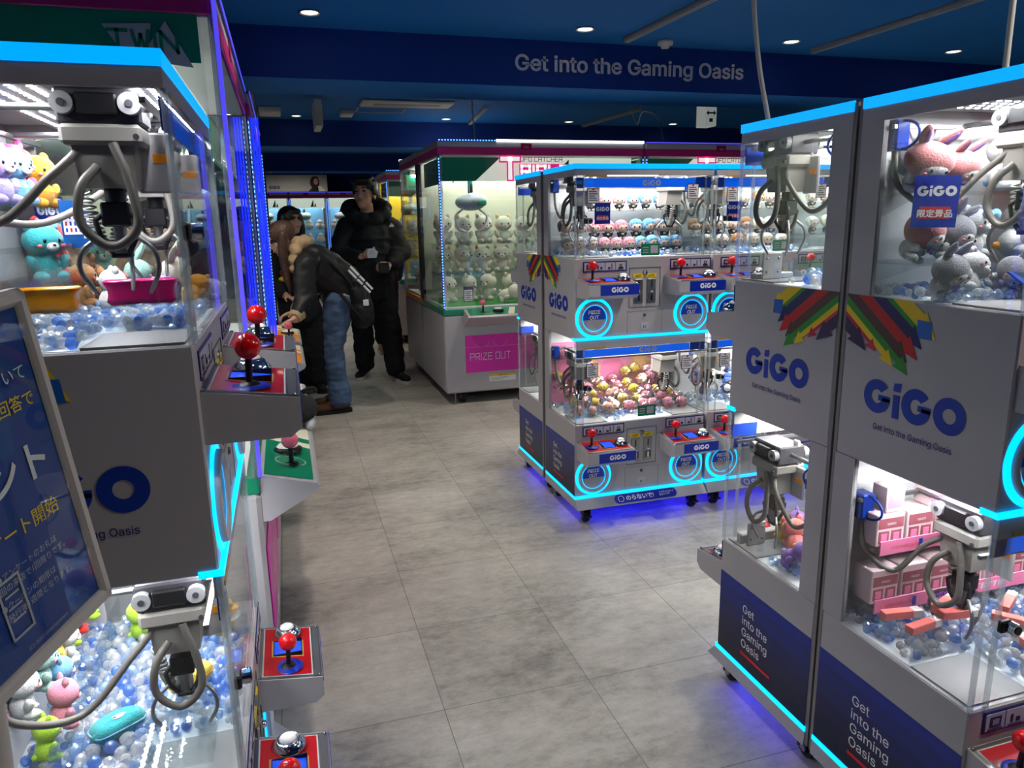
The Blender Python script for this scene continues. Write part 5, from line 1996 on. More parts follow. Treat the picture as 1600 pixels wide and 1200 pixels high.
def price_card(mc, x, y, z, w, h, tilt, label, lines=True, group='blue shop cards', flip=0.0):
    o = thing('shop_card', label, 'card', mc.w(x, y, z), 0, group, rot=(0, tilt, mc.rz + flip))
    b = MB().box((-w / 2, -.002, 0), (w / 2, 0, h), 'plate_blue')
    logo(b, (0, -.0028, h * .60), (1, 0, 0), (0, 0, 1), h * .20, 'white_print')
    b.box((-w * .34, -.0026, h * .17), (w * .34, -.0015, h * .40), 'red_print')
    b.text('限定景品', (0, -.0032, h * .21), (1, 0, 0), (0, 0, 1), h * .16, 'white_print', .02, 'C')
    b.build('print', o)
    MB().box((-w * .06, .0, h - .005), (w * .06, .012, h + .008), 'acrylic').build('clip', o)
    return o


# ---- dolls in the middle machine
shelf(cA, .02, .655, .245, .385, 1.437)
shelf(cA, .02, .655, .225, .385, 1.303)
PK, BL, GR = ('pink', 'black', 'skin'), ('sky', 'black', 'skin'), ('grey', 'white', 'skin')
GD = 'dolls in the middle claw machine'
mixn = lambda a, b: ['pink-haired plush doll'] * a + ['blue-haired plush doll'] * b
row(cA, 'doll', [GR] + [PK] * 3 + [BL] * 3, .045 + .085, .072, .30, 1.437, .088, '', 'on the top shelf of the middle machine', GD, names=['grey-haired plush doll'] + mixn(3, 3))
row(cA, 'doll', [GR, GR] + [PK] * 3 + [BL] * 3, .06, .074, .28, 1.303, .100, '', 'on the lower shelf of the middle machine', GD, names=['grey-haired plush doll'] * 2 + mixn(3, 3))
row(cA, 'doll', [GR, GR, GR] + [PK] * 3 + [BL] * 4, .045, .062, .20, 1.238, .085, '', 'on the beads of the middle machine', GD, names=['grey-haired plush doll'] * 3 + mixn(3, 4))
row(cA, 'doll', [GR, GR], .55, .07, .28, 1.303, .10, 'grey-haired plush doll', 'at the right end of the lower doll shelf', GD)
# ---- the next machine: cream dolls above, blue and white birds below
shelf(cB, .02, .655, .245, .385, 1.437)
shelf(cB, .02, .655, .225, .385, 1.303)
CR, DK, WH = ('cream', 'black', 'skin'), ('brown', 'white', 'skin'), ('white', 'navyp', 'skin')
GE = 'dolls in the cream doll machine'
row(cB, 'doll', [CR, DK, CR, WH, CR, DK, CR, CR], .06, .074, .30, 1.437, .09, '', 'on the top shelf of the cream doll machine', GE, names=['cream-haired doll', 'brown-haired doll', 'cream-haired doll', 'white-haired doll', 'cream-haired doll', 'brown-haired doll', 'cream-haired doll', 'cream-haired doll'])
row(cB, 'doll', [DK, CR, WH, CR, DK, CR, WH, CR], .06, .074, .28, 1.303, .10, '', 'on the lower shelf of the cream doll machine', GE, names=['brown-haired doll', 'cream-haired doll', 'white-haired doll', 'cream-haired doll', 'brown-haired doll', 'cream-haired doll', 'white-haired doll', 'cream-haired doll'])
row(cB, 'doll', [CR, WH, DK, CR, CR, WH], .08, .085, .19, 1.238, .085, '', 'on the beads of the cream doll machine', GE, names=['cream-haired doll', 'white-haired doll', 'brown-haired doll', 'cream-haired doll', 'cream-haired doll', 'white-haired doll'])
GF = 'dolls in the far end machine'
shelf(cC, .02, .655, .245, .385, 1.437)
shelf(cC, .02, .655, .225, .385, 1.303)
row(cC, 'doll', [CR, PK, CR, WH, CR, DK], .07, .09, .30, 1.437, .09, 'plush doll', 'on the top shelf of the far end machine', GF)
row(cC, 'doll', [WH, CR, CR, DK, PK, CR], .07, .09, .28, 1.303, .10, 'plush doll', 'on the lower shelf of the far end machine', GF)


def heap(mc, z0, n, styles, size, label, group, x0=.03, x1=.645, y0=.10, y1=.37, rise=.16, seed=1):
    r3 = random.Random(seed)
    nx = 9
    k = 0
    lays = []
    while k < n:
        x = x0 + (x1 - x0) * ((k % nx) + .5 + r3.uniform(-.25, .25)) / nx
        j = (k // nx)
        y = y1 - (y1 - y0) * ((j % 5) + .5 + r3.uniform(-.2, .2)) / 5
        z = z0 + rise * max(0, (y - y0) / (y1 - y0)) ** 1.3 * (.8 + .2 * math.sin(x * 17))
        st = styles[r3.randrange(len(styles))]
        nm = label[styles.index(st)] if isinstance(label, (list, tuple)) else label
        lays.append(toy(st[0], st[1], mc.w(x, y, z), mc.rz + r3.uniform(-1.2, 1.2), size * r3.uniform(.85, 1.1), nm, group, tilt=(r3.uniform(-.7, .3), r3.uniform(-.5, .5))))
        k += 1


MB().box((.02, .384, .49), (.655, .387, .80), 'pink_wall').build('back_print', cA.root)
sh = MB()
for x, m_ in ((.10, 'pink_print'), (.23, 'peach_print'), (.36, 'pink_print'), (.52, 'peach_print')):
    if 'peach_print' not in MATS:
        mat('peach_print', (236, 182, 130), .6)
    sh.disc((x, .3832 - .0003 * x, .64), (1, 0, 0), (0, 0, 1), .068, m_, 28)
sh.build('disc_print', cA.root)
shelf(cA, .02, .655, .28, .38, .735)
heap(cA, .480, 45, [('wrapped', ('pink', 'red', 'pink')), ('wrapped', ('yellow', 'amber', 'yellow')), ('wrapped', ('peach', 'brown', 'peach'))], .075,
     ['pink toy in a clear bag, heaped below the pink and blue dolls', 'yellow toy in a clear bag, heaped below the pink and blue dolls', 'peach toy in a clear bag, heaped below the pink and blue dolls'], 'bagged toys in the middle machine', seed=4)
for i in range(8):
    cs = (('pink', 'red', 'pink'), ('peach', 'brown', 'peach'))[i % 2]
    toy('wrapped', cs, cA.w(.07 + .073 * i, .33, .736), 0, .06, '%s bagged toy on the small shelf above the heap, %s from the left' % (('pink', 'peach')[i % 2], ORD[i]), 'bagged toys in the middle machine')
heap(cB, .480, 36, [('bird', ('blue', 'white', 'amber')), ('bird', ('white', 'white', 'amber')), ('bird', ('navyp', 'white', 'yellow')), ('bird', ('salmon', 'cream', 'amber'))], .075,
     ['blue plush bird heaped in the bay under the cream dolls', 'white plush bird heaped in the bay under the cream dolls', 'navy plush bird heaped in the bay under the cream dolls', 'salmon plush bird heaped in the bay under the cream dolls'],
     'plush birds in the lower bay', seed=8, rise=.20)
price_card(cA, .155, .06, 1.378, .075, .092, 0, 'blue shop card hanging in front of the pink-haired dolls')
price_card(cB, .135, .06, 1.378, .075, .092, 0, 'blue shop card hanging in front of the cream dolls')
for mc, q in ((cA, 'middle pink and blue doll'), (cB, 'cream doll')):
    for (x, z, w) in ((.055, 1.475, 'upper left'), (.54, 1.49, 'upper right'), (.055, .705, 'lower left'), (.54, .71, 'lower right')):
        o = thing('price_notice', 'white purple-edged notice on the %s glass of the %s machine' % (w, q), 'notice', mc.w(x, 0, z - .01), 0, 'notices on the glass')
        b = MB().box((0, -.0022, 0), (.058, -.0002, .066), 'arrow_purple').box((.003, -.003, .003), (.055, -.002, .063), 'white_print')
        for k in range(5):
            b.box((.009, -.0034, .012 + .009 * k), (.049 - .006 * (k % 3), -.003, .016 + .009 * k), 'deck_grey')
        b.disc((.029, -.0036, .060), (1, 0, 0), (0, 0, 1), .005, 'red_print', 14)
        b.build('sheet', o)
    for z, w in ((1.236, 'upper'), (.49, 'lower')):
        o = thing('green_notice', 'green notice low on the %s window of the %s machine' % (w, q), 'notice', mc.w(.318, 0, z), 0, 'green notices on the glass')
        b = MB().box((0, -.0022, 0), (.092, -.0002, .052), 'deck_green').box((.046, -.003, .010), (.082, -.002, .044), 'white_ring')
        for k in range(3):
            b.box((.008, -.003, .012 + .011 * k), (.036, -.002, .016 + .011 * k), 'white_ring')
        b.build('sheet', o)

# ---- cream plush on the shelves of the tall cabinet


class Frame:
    def __init__(s, root):
        s.root = root
        s.rz = root.rotation_euler.z
        s.M = Matrix.Translation(root.location) @ Matrix.Rotation(s.rz, 4, 'Z')

    def w(s, x, y, z):
        return s.M @ Vector((x, y, z))


fT, fT4, fTb, fTw, fTw2, fT2 = Frame(cT), Frame(cT4), Frame(cTb), Frame(cTw), Frame(cTw2), Frame(cT2)
CW, CC = ('cream', 'peach', 'white'), ('cream', 'amber', 'white')
for fr_, nm in ((fT, 'the cream plush cabinet'),):
    for z in (1.22, .985):
        shelf(fr_, .06, 1.58, .42, .84, z, .02)
    row(fr_, 'cat', [CW, CC, CW, CC, CW, CC, CW], .13, .172, .55, 1.22, .245, 'cream plush', 'on the top shelf of ' + nm, 'cream plush toys', .1)
    row(fr_, 'cat', [CC, CW, CC, CW, CC, CW, CC], .12, .165, .50, .985, .245, 'cream plush', 'on the second shelf of ' + nm, 'cream plush toys', .25)
    row(fr_, 'cat', [CW, CC, CW, CC, CW, CC], .13, .172, .42, .760, .235, 'cream plush', 'on the bed of ' + nm, 'cream plush toys', .5)
    lie = toy('bear', ('cream', 'cream', 'white'), fr_.w(.50, .22, .80), 1.2, .22, 'cream plush bear lying at the front of the cabinet bed', 'cream plush toys', tilt=(1.2, 0))
g = MB().box((.05, .10, .757), (1.60, .80, .762), 'green')
g.build('turf_sheet', cT)
pr = thing('price_notice', 'white purple-edged notice inside the left of the cream plush cabinet', 'notice', fT.w(.165, .02, .80), 0, 'notices on the glass')
b = MB().box((0, -.002, 0), (.075, 0, .115), 'arrow_purple').box((.006, -.003, .006), (.069, -.002, .09), 'white_print')
for k in range(5):
    b.box((.012, -.0036, .016 + .014 * k), (.062 - .008 * (k % 2), -.003, .022 + .014 * k), 'deck_grey')
b.build('sheet', pr)
for fr_, nm, cs in ((fTw, 'first', ('mint', 'white', 'white')), (fTw2, 'second', ('peach', 'amber', 'white'))):
    shelf(fr_, .06, 1.58, .50, .84, 1.16, .02)
    row(fr_, 'bear', [cs] * 6, .22, .25, .62, 1.165, .24, 'plush bear', 'on the shelf of the %s left row cabinet' % nm, 'plush in the left row cabinets', .2)
    row(fr_, 'bear', [cs] * 5, .30, .26, .50, .760, .24, 'plush bear', 'on the bed of the %s left row cabinet' % nm, 'plush in the left row cabinets', .5)
GY = 'toys in the distant cabinets'
row(fT4, 'bear', [('yellow', 'amber', 'white'), ('white', 'pink', 'white'), ('sky', 'white', 'white'), ('yellow', 'amber', 'white')], .14, .2, .45, 1.22, .22, 'pale plush', 'on the top shelf of the yellow distant cabinet', GY)
row(fT4, 'bear', [('white', 'pink', 'white'), ('white', 'sky', 'white'), ('sky', 'white', 'white')], .14, .2, .45, .985, .22, 'pale plush', 'on the middle shelf of the yellow distant cabinet', GY)
row(fT4, 'bear', [('sky', 'white', 'white'), ('sky', 'white', 'white'), ('white', 'sky', 'white')], .14, .2, .30, .760, .22, 'blue and white plush', 'on the bed of the yellow distant cabinet', GY)
shelf(fT4, .06, 1.58, .35, .84, 1.22, .02)
shelf(fT4, .06, 1.58, .35, .84, .985, .02)
shelf(fTb, .06, 1.58, .42, .84, 1.22, .02)
row(fTb, 'bear', [CW] * 3, 1.18, .17, .45, 1.225, .22, 'white plush', 'on the shelf of the orange striped cabinet', GY)
row(fTb, 'bear', [CW, ('white', 'sky', 'white'), CW], 1.18, .17, .40, .760, .24, 'white plush', 'on the bed of the orange striped cabinet', GY)
for k, c_ in enumerate([o for o in bpy.data.objects if o.name.startswith('catcher_cabinet') and o.location.y > 14]):
    f_r = Frame(c_)
    f_r.M = Matrix.Translation(c_.location)
    for z, s_ in ((1.30, .2), (1.05, .2), (.76, .22)):
        for i in range(3):
            toy('bird', ('white', 'white', 'yellow'), f_r.w(.13 + .2 * i, .35, z), 0, s_, '%s white plush bird %s of the far cabinet %s' % (('left', 'centre', 'right')[i], {1.30: 'on the top shelf', 1.05: 'on the middle shelf', .76: 'on the bed'}[z], FAR[k]), 'white birds in the far row')
    for z in (1.30, 1.05):
        shelf(f_r, .05, .61, .25, .7, z, .02)

# ---- nearest right machine: bunnies above, stick boxes below
shelf(cR, .015, .655, .245, .385, 1.440, .02)
shelf(cR, .015, .655, .225, .385, 1.303, .035)
GB = 'plush in the nearest right machine'
ROSE, GRY, WHT = ('rose', 'purple', 'white'), ('grey', 'lilac', 'white'), ('white', 'sky', 'white')
WHY = ('white', 'amber', 'white')
toy('hood', ROSE, cR.w(.060, .310, 1.446), -.2, .108, 'rose pink hooded plush on the top shelf, nearest the window', GB, tilt=(.5, .1), stretch=1.12)
toy('hood', GRY, cR.w(.100, .350, 1.444), -.3, .105, 'grey long-eared plush behind the rose pink one on the top shelf', GB)
toy('hood', ROSE, cR.w(.150, .315, 1.446), .2, .090, 'small rose plush right of the grey-eared one on the top shelf', GB, tilt=(.5, .0), stretch=1.1)
toy('bear', WHT, cR.w(.275, .30, 1.442), .4, .125, 'white plush with a blue bow on the top shelf', GB, stretch=1.05)
toy('hood', ROSE, cR.w(.048, .300, 1.307), .5, .112, 'rose plush at the window end of the lower shelf', GB, tilt=(.4, .2))
toy('hood', GRY, cR.w(.128, .295, 1.305), .3, .105, 'grey plush with pink cheeks on the lower shelf', GB, tilt=(.3, .3))
toy('bear', WHT, cR.w(.208, .30, 1.305), .3, .115, 'small white plush with a blue bow on the lower shelf', GB, stretch=1.1)
toy('bear', WHY, cR.w(.315, .29, 1.305), .9, .130, 'big white plush with a yellow flower on the lower shelf', GB, tilt=(.2, .3), stretch=1.2)
toy('hood', GRY, cR.w(.035, .205, 1.246), .2, .090, 'white-faced grey plush lying at the window end of the beads', GB, tilt=(.4, 0))
toy('bear', ('white', 'lilac', 'white'), cR.w(.105, .21, 1.245), .3, .095, 'white plush second along the beads', GB, tilt=(0, .5), stretch=1.1)
toy('hood', GRY, cR.w(.180, .22, 1.25), -.3, .090, 'grey plush third along the beads', GB, tilt=(.5, .8))
toy('bear', ('white', 'grey', 'white'), cR.w(.245, .20, 1.265), 1.0, .10, 'white plush lying on its side on the beads', GB, tilt=(.3, 1.2))
toy('bear', WHY, cR.w(.32, .20, 1.245), .6, .120, 'round white plush with a yellow flower lying on the beads', GB, tilt=(.3, .4), stretch=1.2)
for (mc_, x, tiltv, cc, tx) in ((None, .120, 0, 'sky', ''),):
    pass
for i, (x, y, z, m_, tx) in enumerate(((.272, .285, 1.55, 'plush_sky', 'blue bow on the white top shelf plush'), (.200, .285, 1.385, 'plush_sky', 'blue bow on the small white lower shelf plush'))):
    b = MB()
    for sg in (-1, 1):
        b.ell((sg * .012, 0, 0), (.013, .006, .009), m_, 8, 6)
    b.ell((0, 0, 0), .005, m_, 8, 6)
    o = b.build('bow', None)
    par = [q for q in bpy.data.objects if q.get('label', '').startswith(('white plush with a blue bow', 'small white plush with a blue bow'))][i]
    o.parent = par
    o.scale = (11, 11, 11)
    o.location = (.12, -.24, .78)
mat('red_foil', (196, 40, 38), .22, coat=.5)
for i, (x, z, h) in enumerate(((.36, 1.442, .115), (.44, 1.442, .12), (.53, 1.442, .12), (.42, 1.305, .115), (.52, 1.305, .115))):
    o = thing('gift_bag', 'red foil wrapped package on the %s shelf of the nearest right machine, %s' % (('top', 'lower')[i > 2], ('first of three', 'second of three', 'third of three', 'left of two', 'right of two')[i]), 'package', cR.w(x, .31, z), .3 * (-1) ** i, 'red foil packages')
    r4 = random.Random(i)
    N = 14
    vs = []
    for j, (rr, zz) in enumerate(((.034, 0), (.042, .02), (.045, .05), (.043, .08), (.030, .098), (.012, .105), (.030, .122))):
        for q in range(N):
            t = 2 * math.pi * q / N
            k = rr * (1 + r4.uniform(-.13, .13))
            vs.append((k * math.cos(t), k * .7 * math.sin(t), zz * h / .12 + r4.uniform(-.003, .003)))
    MB().add(vs, [(j * N + q, j * N + (q + 1) % N, (j + 1) * N + (q + 1) % N, (j + 1) * N + q) for j in range(6) for q in range(N)], 'red_foil').build('wrap', o)
    MB().lathe([(.013, .102 * h / .12), (.015, .105 * h / .12), (.013, .109 * h / .12)], 'plush_pink', n=12).build('tie', o)
price_card(cR, .040, .238, 1.372, .078, .098, 0.02, 'blue shop card before the plush in the nearest right machine', flip=-.62)
o = thing('name_card', 'pink card with printed names behind the white plush on the lower shelf', 'card', cR.w(.20, .375, 1.36), 0)
b = MB().box((-.04, -.002, 0), (.055, 0, .075), 'pink_print')
b.text('マスコット', (.005, -.0026, .048), (1, 0, 0), (0, 0, 1), .015, 'black_print', .01, 'C')
b.text('全4種', (.02, -.0026, .028), (1, 0, 0), (0, 0, 1), .011, 'black_print', .01, 'C')
b.build('print', o)
bp_ = MB().box((-.05, -.03, 0), (.05, .03, .003), 'plate_blue').box((-.045, -.026, .003), (.0, .026, .0034), 'poster_blue_light')
o = bp_.build('paper_sheet')
o.location = cR.w(.20, .15, 1.262)
o.rotation_euler = (R(35), R(8), .3)
tag(o, 'blue printed sheet leaning on the beads before the grey plush', 'sheet')

# cosmetics shelves and stick boxes
mat('box_mauve', (150, 82, 92), .4)
mat('box_pale', (226, 196, 198), .4)
mat('stick_salmon', (236, 120, 112), .4)
mat('stick_white', (236, 226, 222), .4)
STRIP = ['upper', 'lower']
for k, z in enumerate((.675, .535)):
    shelf(cR, .02, .655, .27, .387, z, .004, 'shelf')
    o = MB().box((.02, .266, z - .004), (.60, .269, z + .028), 'pink_print')
    o.text('cosmetics fair', (.05, .2655, z + .007), (1, 0, 0), (0, 0, 1), .018, 'red_print', .0)
    logo(o, (.215, .2654, z + .006), (1, 0, 0), (0, 0, 1), .014, 'navy')
    o.text('リップがおすすめ!', (.25, .2655, z + .006), (1, 0, 0), (0, 0, 1), .018, 'white_print', .02)
    o.box((.125, .2655, z), (.135, .266, z + .022), 'royal')
    o.build('shelf_strip', cR.root)
    for i in range(7):
        x = .035 + i * .083
        b = MB().box((0, 0, 0), (.076, .055, .082 if k else .075), 'box_pale', .002)
        b.box((.004, -.0008, .042), (.072, 0, .066), 'box_mauve')
        b.text('SERIES', (.038, -.0014, .05), (1, 0, 0), (0, 0, 1), .010, 'white_print', 0, 'C')
        for q in range(2):
            b.box((.006 + q * .034, -.0008, .008), (.034 + q * .034, 0, .036), 'box_mauve')
            b.box((.012 + q * .034, -.0014, .012), (.028 + q * .034, -.0008, .030), 'pink_print')
        o = b.build('cosmetics_box', None, cR.w(x, .295, z + .0005))
        tag(o, 'pale mauve printed cosmetics box on the %s pink shelf, %s from the left' % (STRIP[k], ORD[i]), 'box', 'cosmetics boxes')
    if k == 0:
        for i in range(4):
            b = MB().box((0, 0, 0), (.05, .045, .06), 'box_pale', .002).box((.004, -.0006, .01), (.046, 0, .05), 'pink_print')
            tag(b.build('sample_box', None, cR.w(.06 + i * .12, .30, z + .076)), 'small pink box stacked above the upper cosmetics boxes, %s from the left' % ORD[i], 'box', 'cosmetics boxes')
GS = 'pink stick boxes on the beads'
for i, (x, y, z, a, t_) in enumerate(((.075, .245, .535, -.15, 0), (.075, .185, .540, .12, .0), (.165, .185, .552, -.05, .06), (.185, .235, .545, .35, 0), (.275, .135, .54, -.9, 0), (.33, .20, .54, .5, 0), (.245, .075, .52, 1.3, .0))):
    b = MB().box((-.046, -.010, -.009), (.024, .010, .009), 'stick_salmon', .001).box((.024, -.010, -.009), (.046, .010, .009), 'stick_white', .001)
    o = b.build('stick_box', None, cR.w(x, y, z))
    o.rotation_euler = (0, t_, a)
    tag(o, ['salmon stick box lying furthest back by the window', 'salmon stick box nearest the chute fence by the window', 'salmon stick box lying across two others', 'salmon stick box under the claw',
            'salmon stick box tilted towards the front glass', 'salmon stick box right of the claw', 'salmon stick box standing beside the front glass'][i], 'box', GS)

# ---- machine behind it: few toys
toy('cat', ('purple', 'lilac', 'lilac'), cRf.w(.63, .215, .50), .4, .10, 'purple plush by the chute of the nearly empty machine', 'plush in the nearly empty machine', tilt=(.9, .2))
toy('cat', ('salmon', 'amber', 'amber'), cRf.w(.555, .18, .49), 2.4, .11, 'orange plush by the chute of the nearly empty machine', 'plush in the nearly empty machine', tilt=(.6, .3))
toy('cat', ('purple', 'lilac', 'pink'), cRf.w(.50, .10, .485), 1.0, .10, 'purple plush behind the orange one in the nearly empty machine', 'plush in the nearly empty machine')
toy('cat', ('yellow', 'amber', 'lime'), cRf.w(.54, .09, .485), .6, .09, 'yellow and black plush by the white rail', 'plush in the nearly empty machine')
o = MB().box((-.025, -.001, 0), (.025, .001, .065), 'white_print').box((-.018, -.0018, .045), (.018, -.001, .05), 'black_print').build('paper_tag', None, cRf.w(.605, .25, .487))
o.rotation_euler = (-.5, .2, -.8)
tag(o, 'white paper tag leaning beside the orange plush', 'tag')
o = thing('acrylic_guide', 'white rail with a bolted plate in the lower bay of the nearly empty machine', 'rail', cRf.w(.655, .05, .478), 0 + math.pi + math.pi)
MB().box((.0, -.012, 0), (.34, .012, .030), 'white_panel', .003).build('rail_bar', o)
b = MB().box((.01, -.028, .0), (.07, -.022, .07), 'white_panel', .003)
for (x, z) in ((.022, .02), (.058, .02), (.022, .055), (.058, .055)):
    b.ell((x, -.029, z), (.004, .003, .004), 'steel', 8, 5)
b.build('plate', o)
o = thing('acrylic_guide', 'white bolted plate in the upper bay of the nearly empty machine', 'rail', cRf.w(.655, .05, 1.236), 2 * math.pi)
MB().box((.0, -.012, 0), (.12, .012, .016), 'white_panel', .003).build('rail_bar', o)
b = MB().box((.01, -.028, .0), (.07, -.022, .07), 'white_panel', .003)
for (x, z) in ((.022, .02), (.058, .02), (.022, .055), (.058, .055)):
    b.ell((x, -.029, z), (.004, .003, .004), 'steel', 8, 5)
b.build('plate', o)
o = MB().box((-.05, -.03, 0), (.05, .03, .05), 'lime_box', .006) if 'lime_box' in MATS else None
mat('lime_box', (120, 200, 110), .4)
tag(MB().box((0, 0, 0), (.09, .06, .055), 'lime_box', .008).build('prize_box', None, cRf.w(.50, .30, 1.236)), 'pale green box on the beads of the nearly empty upper bay', 'box')

# ---- left machine: plush column on the back shelves and pouches
shelf(cL, .03, .66, .235, .385, 1.305, .07)
shelf(cL, .03, .66, .275, .385, 1.440, .03)
GL = 'plush on the back shelves of the left machine'
for i, (x, y, z, st, cs, sz, lb) in enumerate((
        (.43, .32, 1.441, 'bear', ('sky', 'white', 'white'), .115, 'light blue plush bear at the left end of the top shelf'),
        (.50, .34, 1.445, 'cat', ('hot', 'pink', 'white'), .125, 'hot pink plush next to the light blue bear'),
        (.585, .32, 1.441, 'bear', ('amber', 'yellow', 'white'), .115, 'orange plush on the top shelf, right of the hot pink one'),
        (.35, .32, 1.441, 'bear', ('lilac', 'white', 'white'), .11, 'lilac plush bear on the top back shelf of the left machine'),
        (.40, .28, 1.306, 'bear', ('teal', 'sky', 'white'), .115, 'teal plush bear on the lower shelf behind the clear lip'),
        (.50, .30, 1.306, 'bear', ('red', 'salmon', 'white'), .125, 'red plush bear on the lower shelf'),
        (.57, .27, 1.306, 'bear', ('brown', 'amber', 'cream'), .105, 'brown plush bear on the lower shelf beside the red one'),
        (.63, .32, 1.306, 'bear', ('teal', 'mint', 'white'), .12, 'dark teal plush at the far end of the lower shelf'))):
    toy(st, cs, cL.w(x, y, z), HP - .5 + rnd.uniform(-.3, .3), sz, lb, GL)
GM = 'plush on the beads of the left machine'
for (x, y, z, st, cs, sz, lb, a, tl) in (
        (.50, .25, 1.245, 'bear', ('brown', 'amber', 'cream'), .10, 'golden brown plush on the beads below the shelf', .2, (0, .2)),
        (.46, .20, 1.24, 'bear', ('white', 'sky', 'white'), .095, 'white plush with pale blue ears on the beads', .4, (.2, 0)),
        (.56, .20, 1.24, 'bear', ('red', 'salmon', 'white'), .085, 'small red plush on the beads below the shelf', 0, (0, 0)),
        (.60, .26, 1.24, 'bear', ('brown', 'brown', 'cream'), .10, 'brown bear plush at the back corner of the beads', .3, (.1, 0)),
        (.645, .19, 1.24, 'bunny', ('mint', 'white', 'white'), .11, 'mint plush bunny in the far corner', .4, (.3, .3)),
        (.64, .11, 1.24, 'bunny', ('cream', 'pink', 'pink'), .12, 'cream plush bunny with pink ears in the far corner', -.2, (.3, -.4)),
        (.65, .06, 1.24, 'bear', ('cream', 'white', 'white'), .09, 'cream plush lying by the far window', 1.0, (1.2, 0)),
        (.60, .13, 1.25, 'pouch', ('lilac', 'purple', 'white'), .105, 'lilac plush pouch on the beads', .6, (0, .3)),
        (.56, .07, 1.25, 'bear', ('amber', 'yellow', 'white'), .085, 'orange plush beside the lilac pouch', 1.0, (1.0, .2))):
    toy(st, cs, cL.w(x, y, z), HP + a, sz, lb, GM, tilt=tl)
mat('pink_vinyl', (238, 30, 130), .18, trans=.25, coat=.6)
mat('orange_vinyl', (250, 160, 20), .18, trans=.25, coat=.6)


def vinyl_pouch(loc, rz, m, label):
    o = thing('vinyl_pouch', label, 'pouch', loc, rz, 'vinyl pouches')
    b = MB()
    N = 28
    sq = lambda v: math.copysign(abs(v) ** .45, v)
    prof = [(0, 0), (.048, 0), (.053, .005), (.050, .016), (.0505, .026), (.055, .034), (.053, .037), (0, .037)]
    vs = [(r * sq(math.cos(2 * math.pi * i / N)), r * .42 * sq(math.sin(2 * math.pi * i / N)), z + .002 * math.sin(6.28 * i / N * 3)) for r, z in prof for i in range(N)]
    b.add(vs, [(j * N + i, j * N + (i + 1) % N, (j + 1) * N + (i + 1) % N, (j + 1) * N + i) for j in range(len(prof) - 1) for i in range(N)], m, True)
    b.build('body', o)
    z = MB().tube([(.054 * sq(math.cos(6.283 * i / 36)), .054 * .42 * sq(math.sin(6.283 * i / 36)), .036) for i in range(36)], .0022, m, 6, closed=True)
    z.build('zip', o)
    return o


vinyl_pouch(cL.w(.215, .095, 1.278), .10, 'pink_vinyl', 'clear hot pink vinyl pouch on a stand above the beads')
vinyl_pouch(cL.w(.19, .235, 1.272), -.05, 'orange_vinyl', 'clear orange vinyl pouch on the beads beside the poster')
MB().box((.18, .04, 1.236), (.25, .15, 1.276), 'acrylic').build('acrylic_block', cL.root)
MB().box((.16, .19, 1.236), (.23, .28, 1.270), 'acrylic').build('acrylic_block', cL.root)
price_card(cL, .665, .33, 1.372, .072, .095, .0, 'blue shop card at the end of the left machine shelves', flip=-.55)
for i, (x, z, w, h, lb) in enumerate(((.44, 1.375, .055, .085, 'pale blue dotted card on the shelf lip by the red plush'), (.385, 1.385, .05, .075, 'white and blue striped card left of the pale blue dotted card'))):
    o = thing('prize_card', lb, 'card', cL.w(x, .225, z - .01), HP - .45, 'printed cards on the left shelves')
    b = MB().box((-w / 2, -.0015, 0), (w / 2, 0, h), 'poster_blue_light')
    b.box((-w / 2 + .003, -.0021, h * .2), (w / 2 - .003, -.0015, h * .72), 'white_print')
    for q in range(12):
        b.box((-w / 2 + .007 + (q % 4) * .011, -.0027, h * (.26 + .15 * (q // 4))), (-w / 2 + .011 + (q % 4) * .011, -.0021, h * (.26 + .15 * (q // 4)) + .007), ('royal', 'red_print', 'plate_blue')[q % 3])
    b.build('print', o)
# lower left bay
GP = 'plush in the lower bay of the left machine'
for (x, y, z, st, cs, sz, lb, a, tl) in (
        (.195, .225, .500, 'pouch', ('teal', 'sky', 'white'), .082, 'teal plush pouch lying on the beads', -.9, (0, .05)),
        (.305, .115, .505, 'pouch', ('yellow', 'amber', 'yellow'), .080, 'yellow plush pouch under the claw', -.85, (.1, 0)),
        (.545, .245, .49, 'cat', ('lime', 'lime', 'lime'), .10, 'lime green plush at the back of the beads', .3, (0, 0)),
        (.505, .080, .49, 'duck', ('yellow', 'white', 'amber'), .095, 'yellow plush duck with a white collar', -.2, (0, 0)),
        (.23, .325, .505, 'cat', ('pink', 'salmon', 'white'), .10, 'pink plush with long lashes against the clear rail', .5, (.2, .2)),
        (.165, .335, .49, 'cat', ('lime', 'lime', 'white'), .085, 'lime plush at the near end of the clear rail', .6, (.2, .2)),
        (.31, .345, .52, 'cat', ('sky', 'white', 'white'), .09, 'sky blue plush third along the clear rail', .4, (.1, .1)),
        (.28, .365, .56, 'cat', ('mint', 'teal', 'white'), .10, 'mint plush above the pink one by the clear rail', .4, (.1, .1)),
        (.20, .37, .56, 'bear', ('white', 'pink', 'white'), .10, 'white plush at the near end behind the clear rail', .4, (.1, .1)),
        (.38, .37, .55, 'cat', ('yellow', 'amber', 'white'), .10, 'yellow plush behind the clear rail', .4, (.1, .1)),
        (.42, .36, .53, 'cat', ('white', 'grey', 'white'), .09, 'white plush behind the clear rail, right of the yellow one', .3, (.1, .1)),
        (.47, .37, .54, 'cat', ('lime', 'yellow', 'white'), .10, 'lime plush at the middle of the clear rail', .3, (.1, .1)),
        (.54, .37, .53, 'bear', ('red', 'white', 'white'), .09, 'red spotted plush near the far end of the clear rail', .3, (.1, .1)),
        (.60, .36, .53, 'bear', ('lime', 'sky', 'white'), .09, 'lime and blue plush at the far end of the clear rail', .3, (.1, .1))):
    toy(st, cs, cL.w(x, y, z), HP + a, sz, lb, GP, tilt=tl)
b = MB()
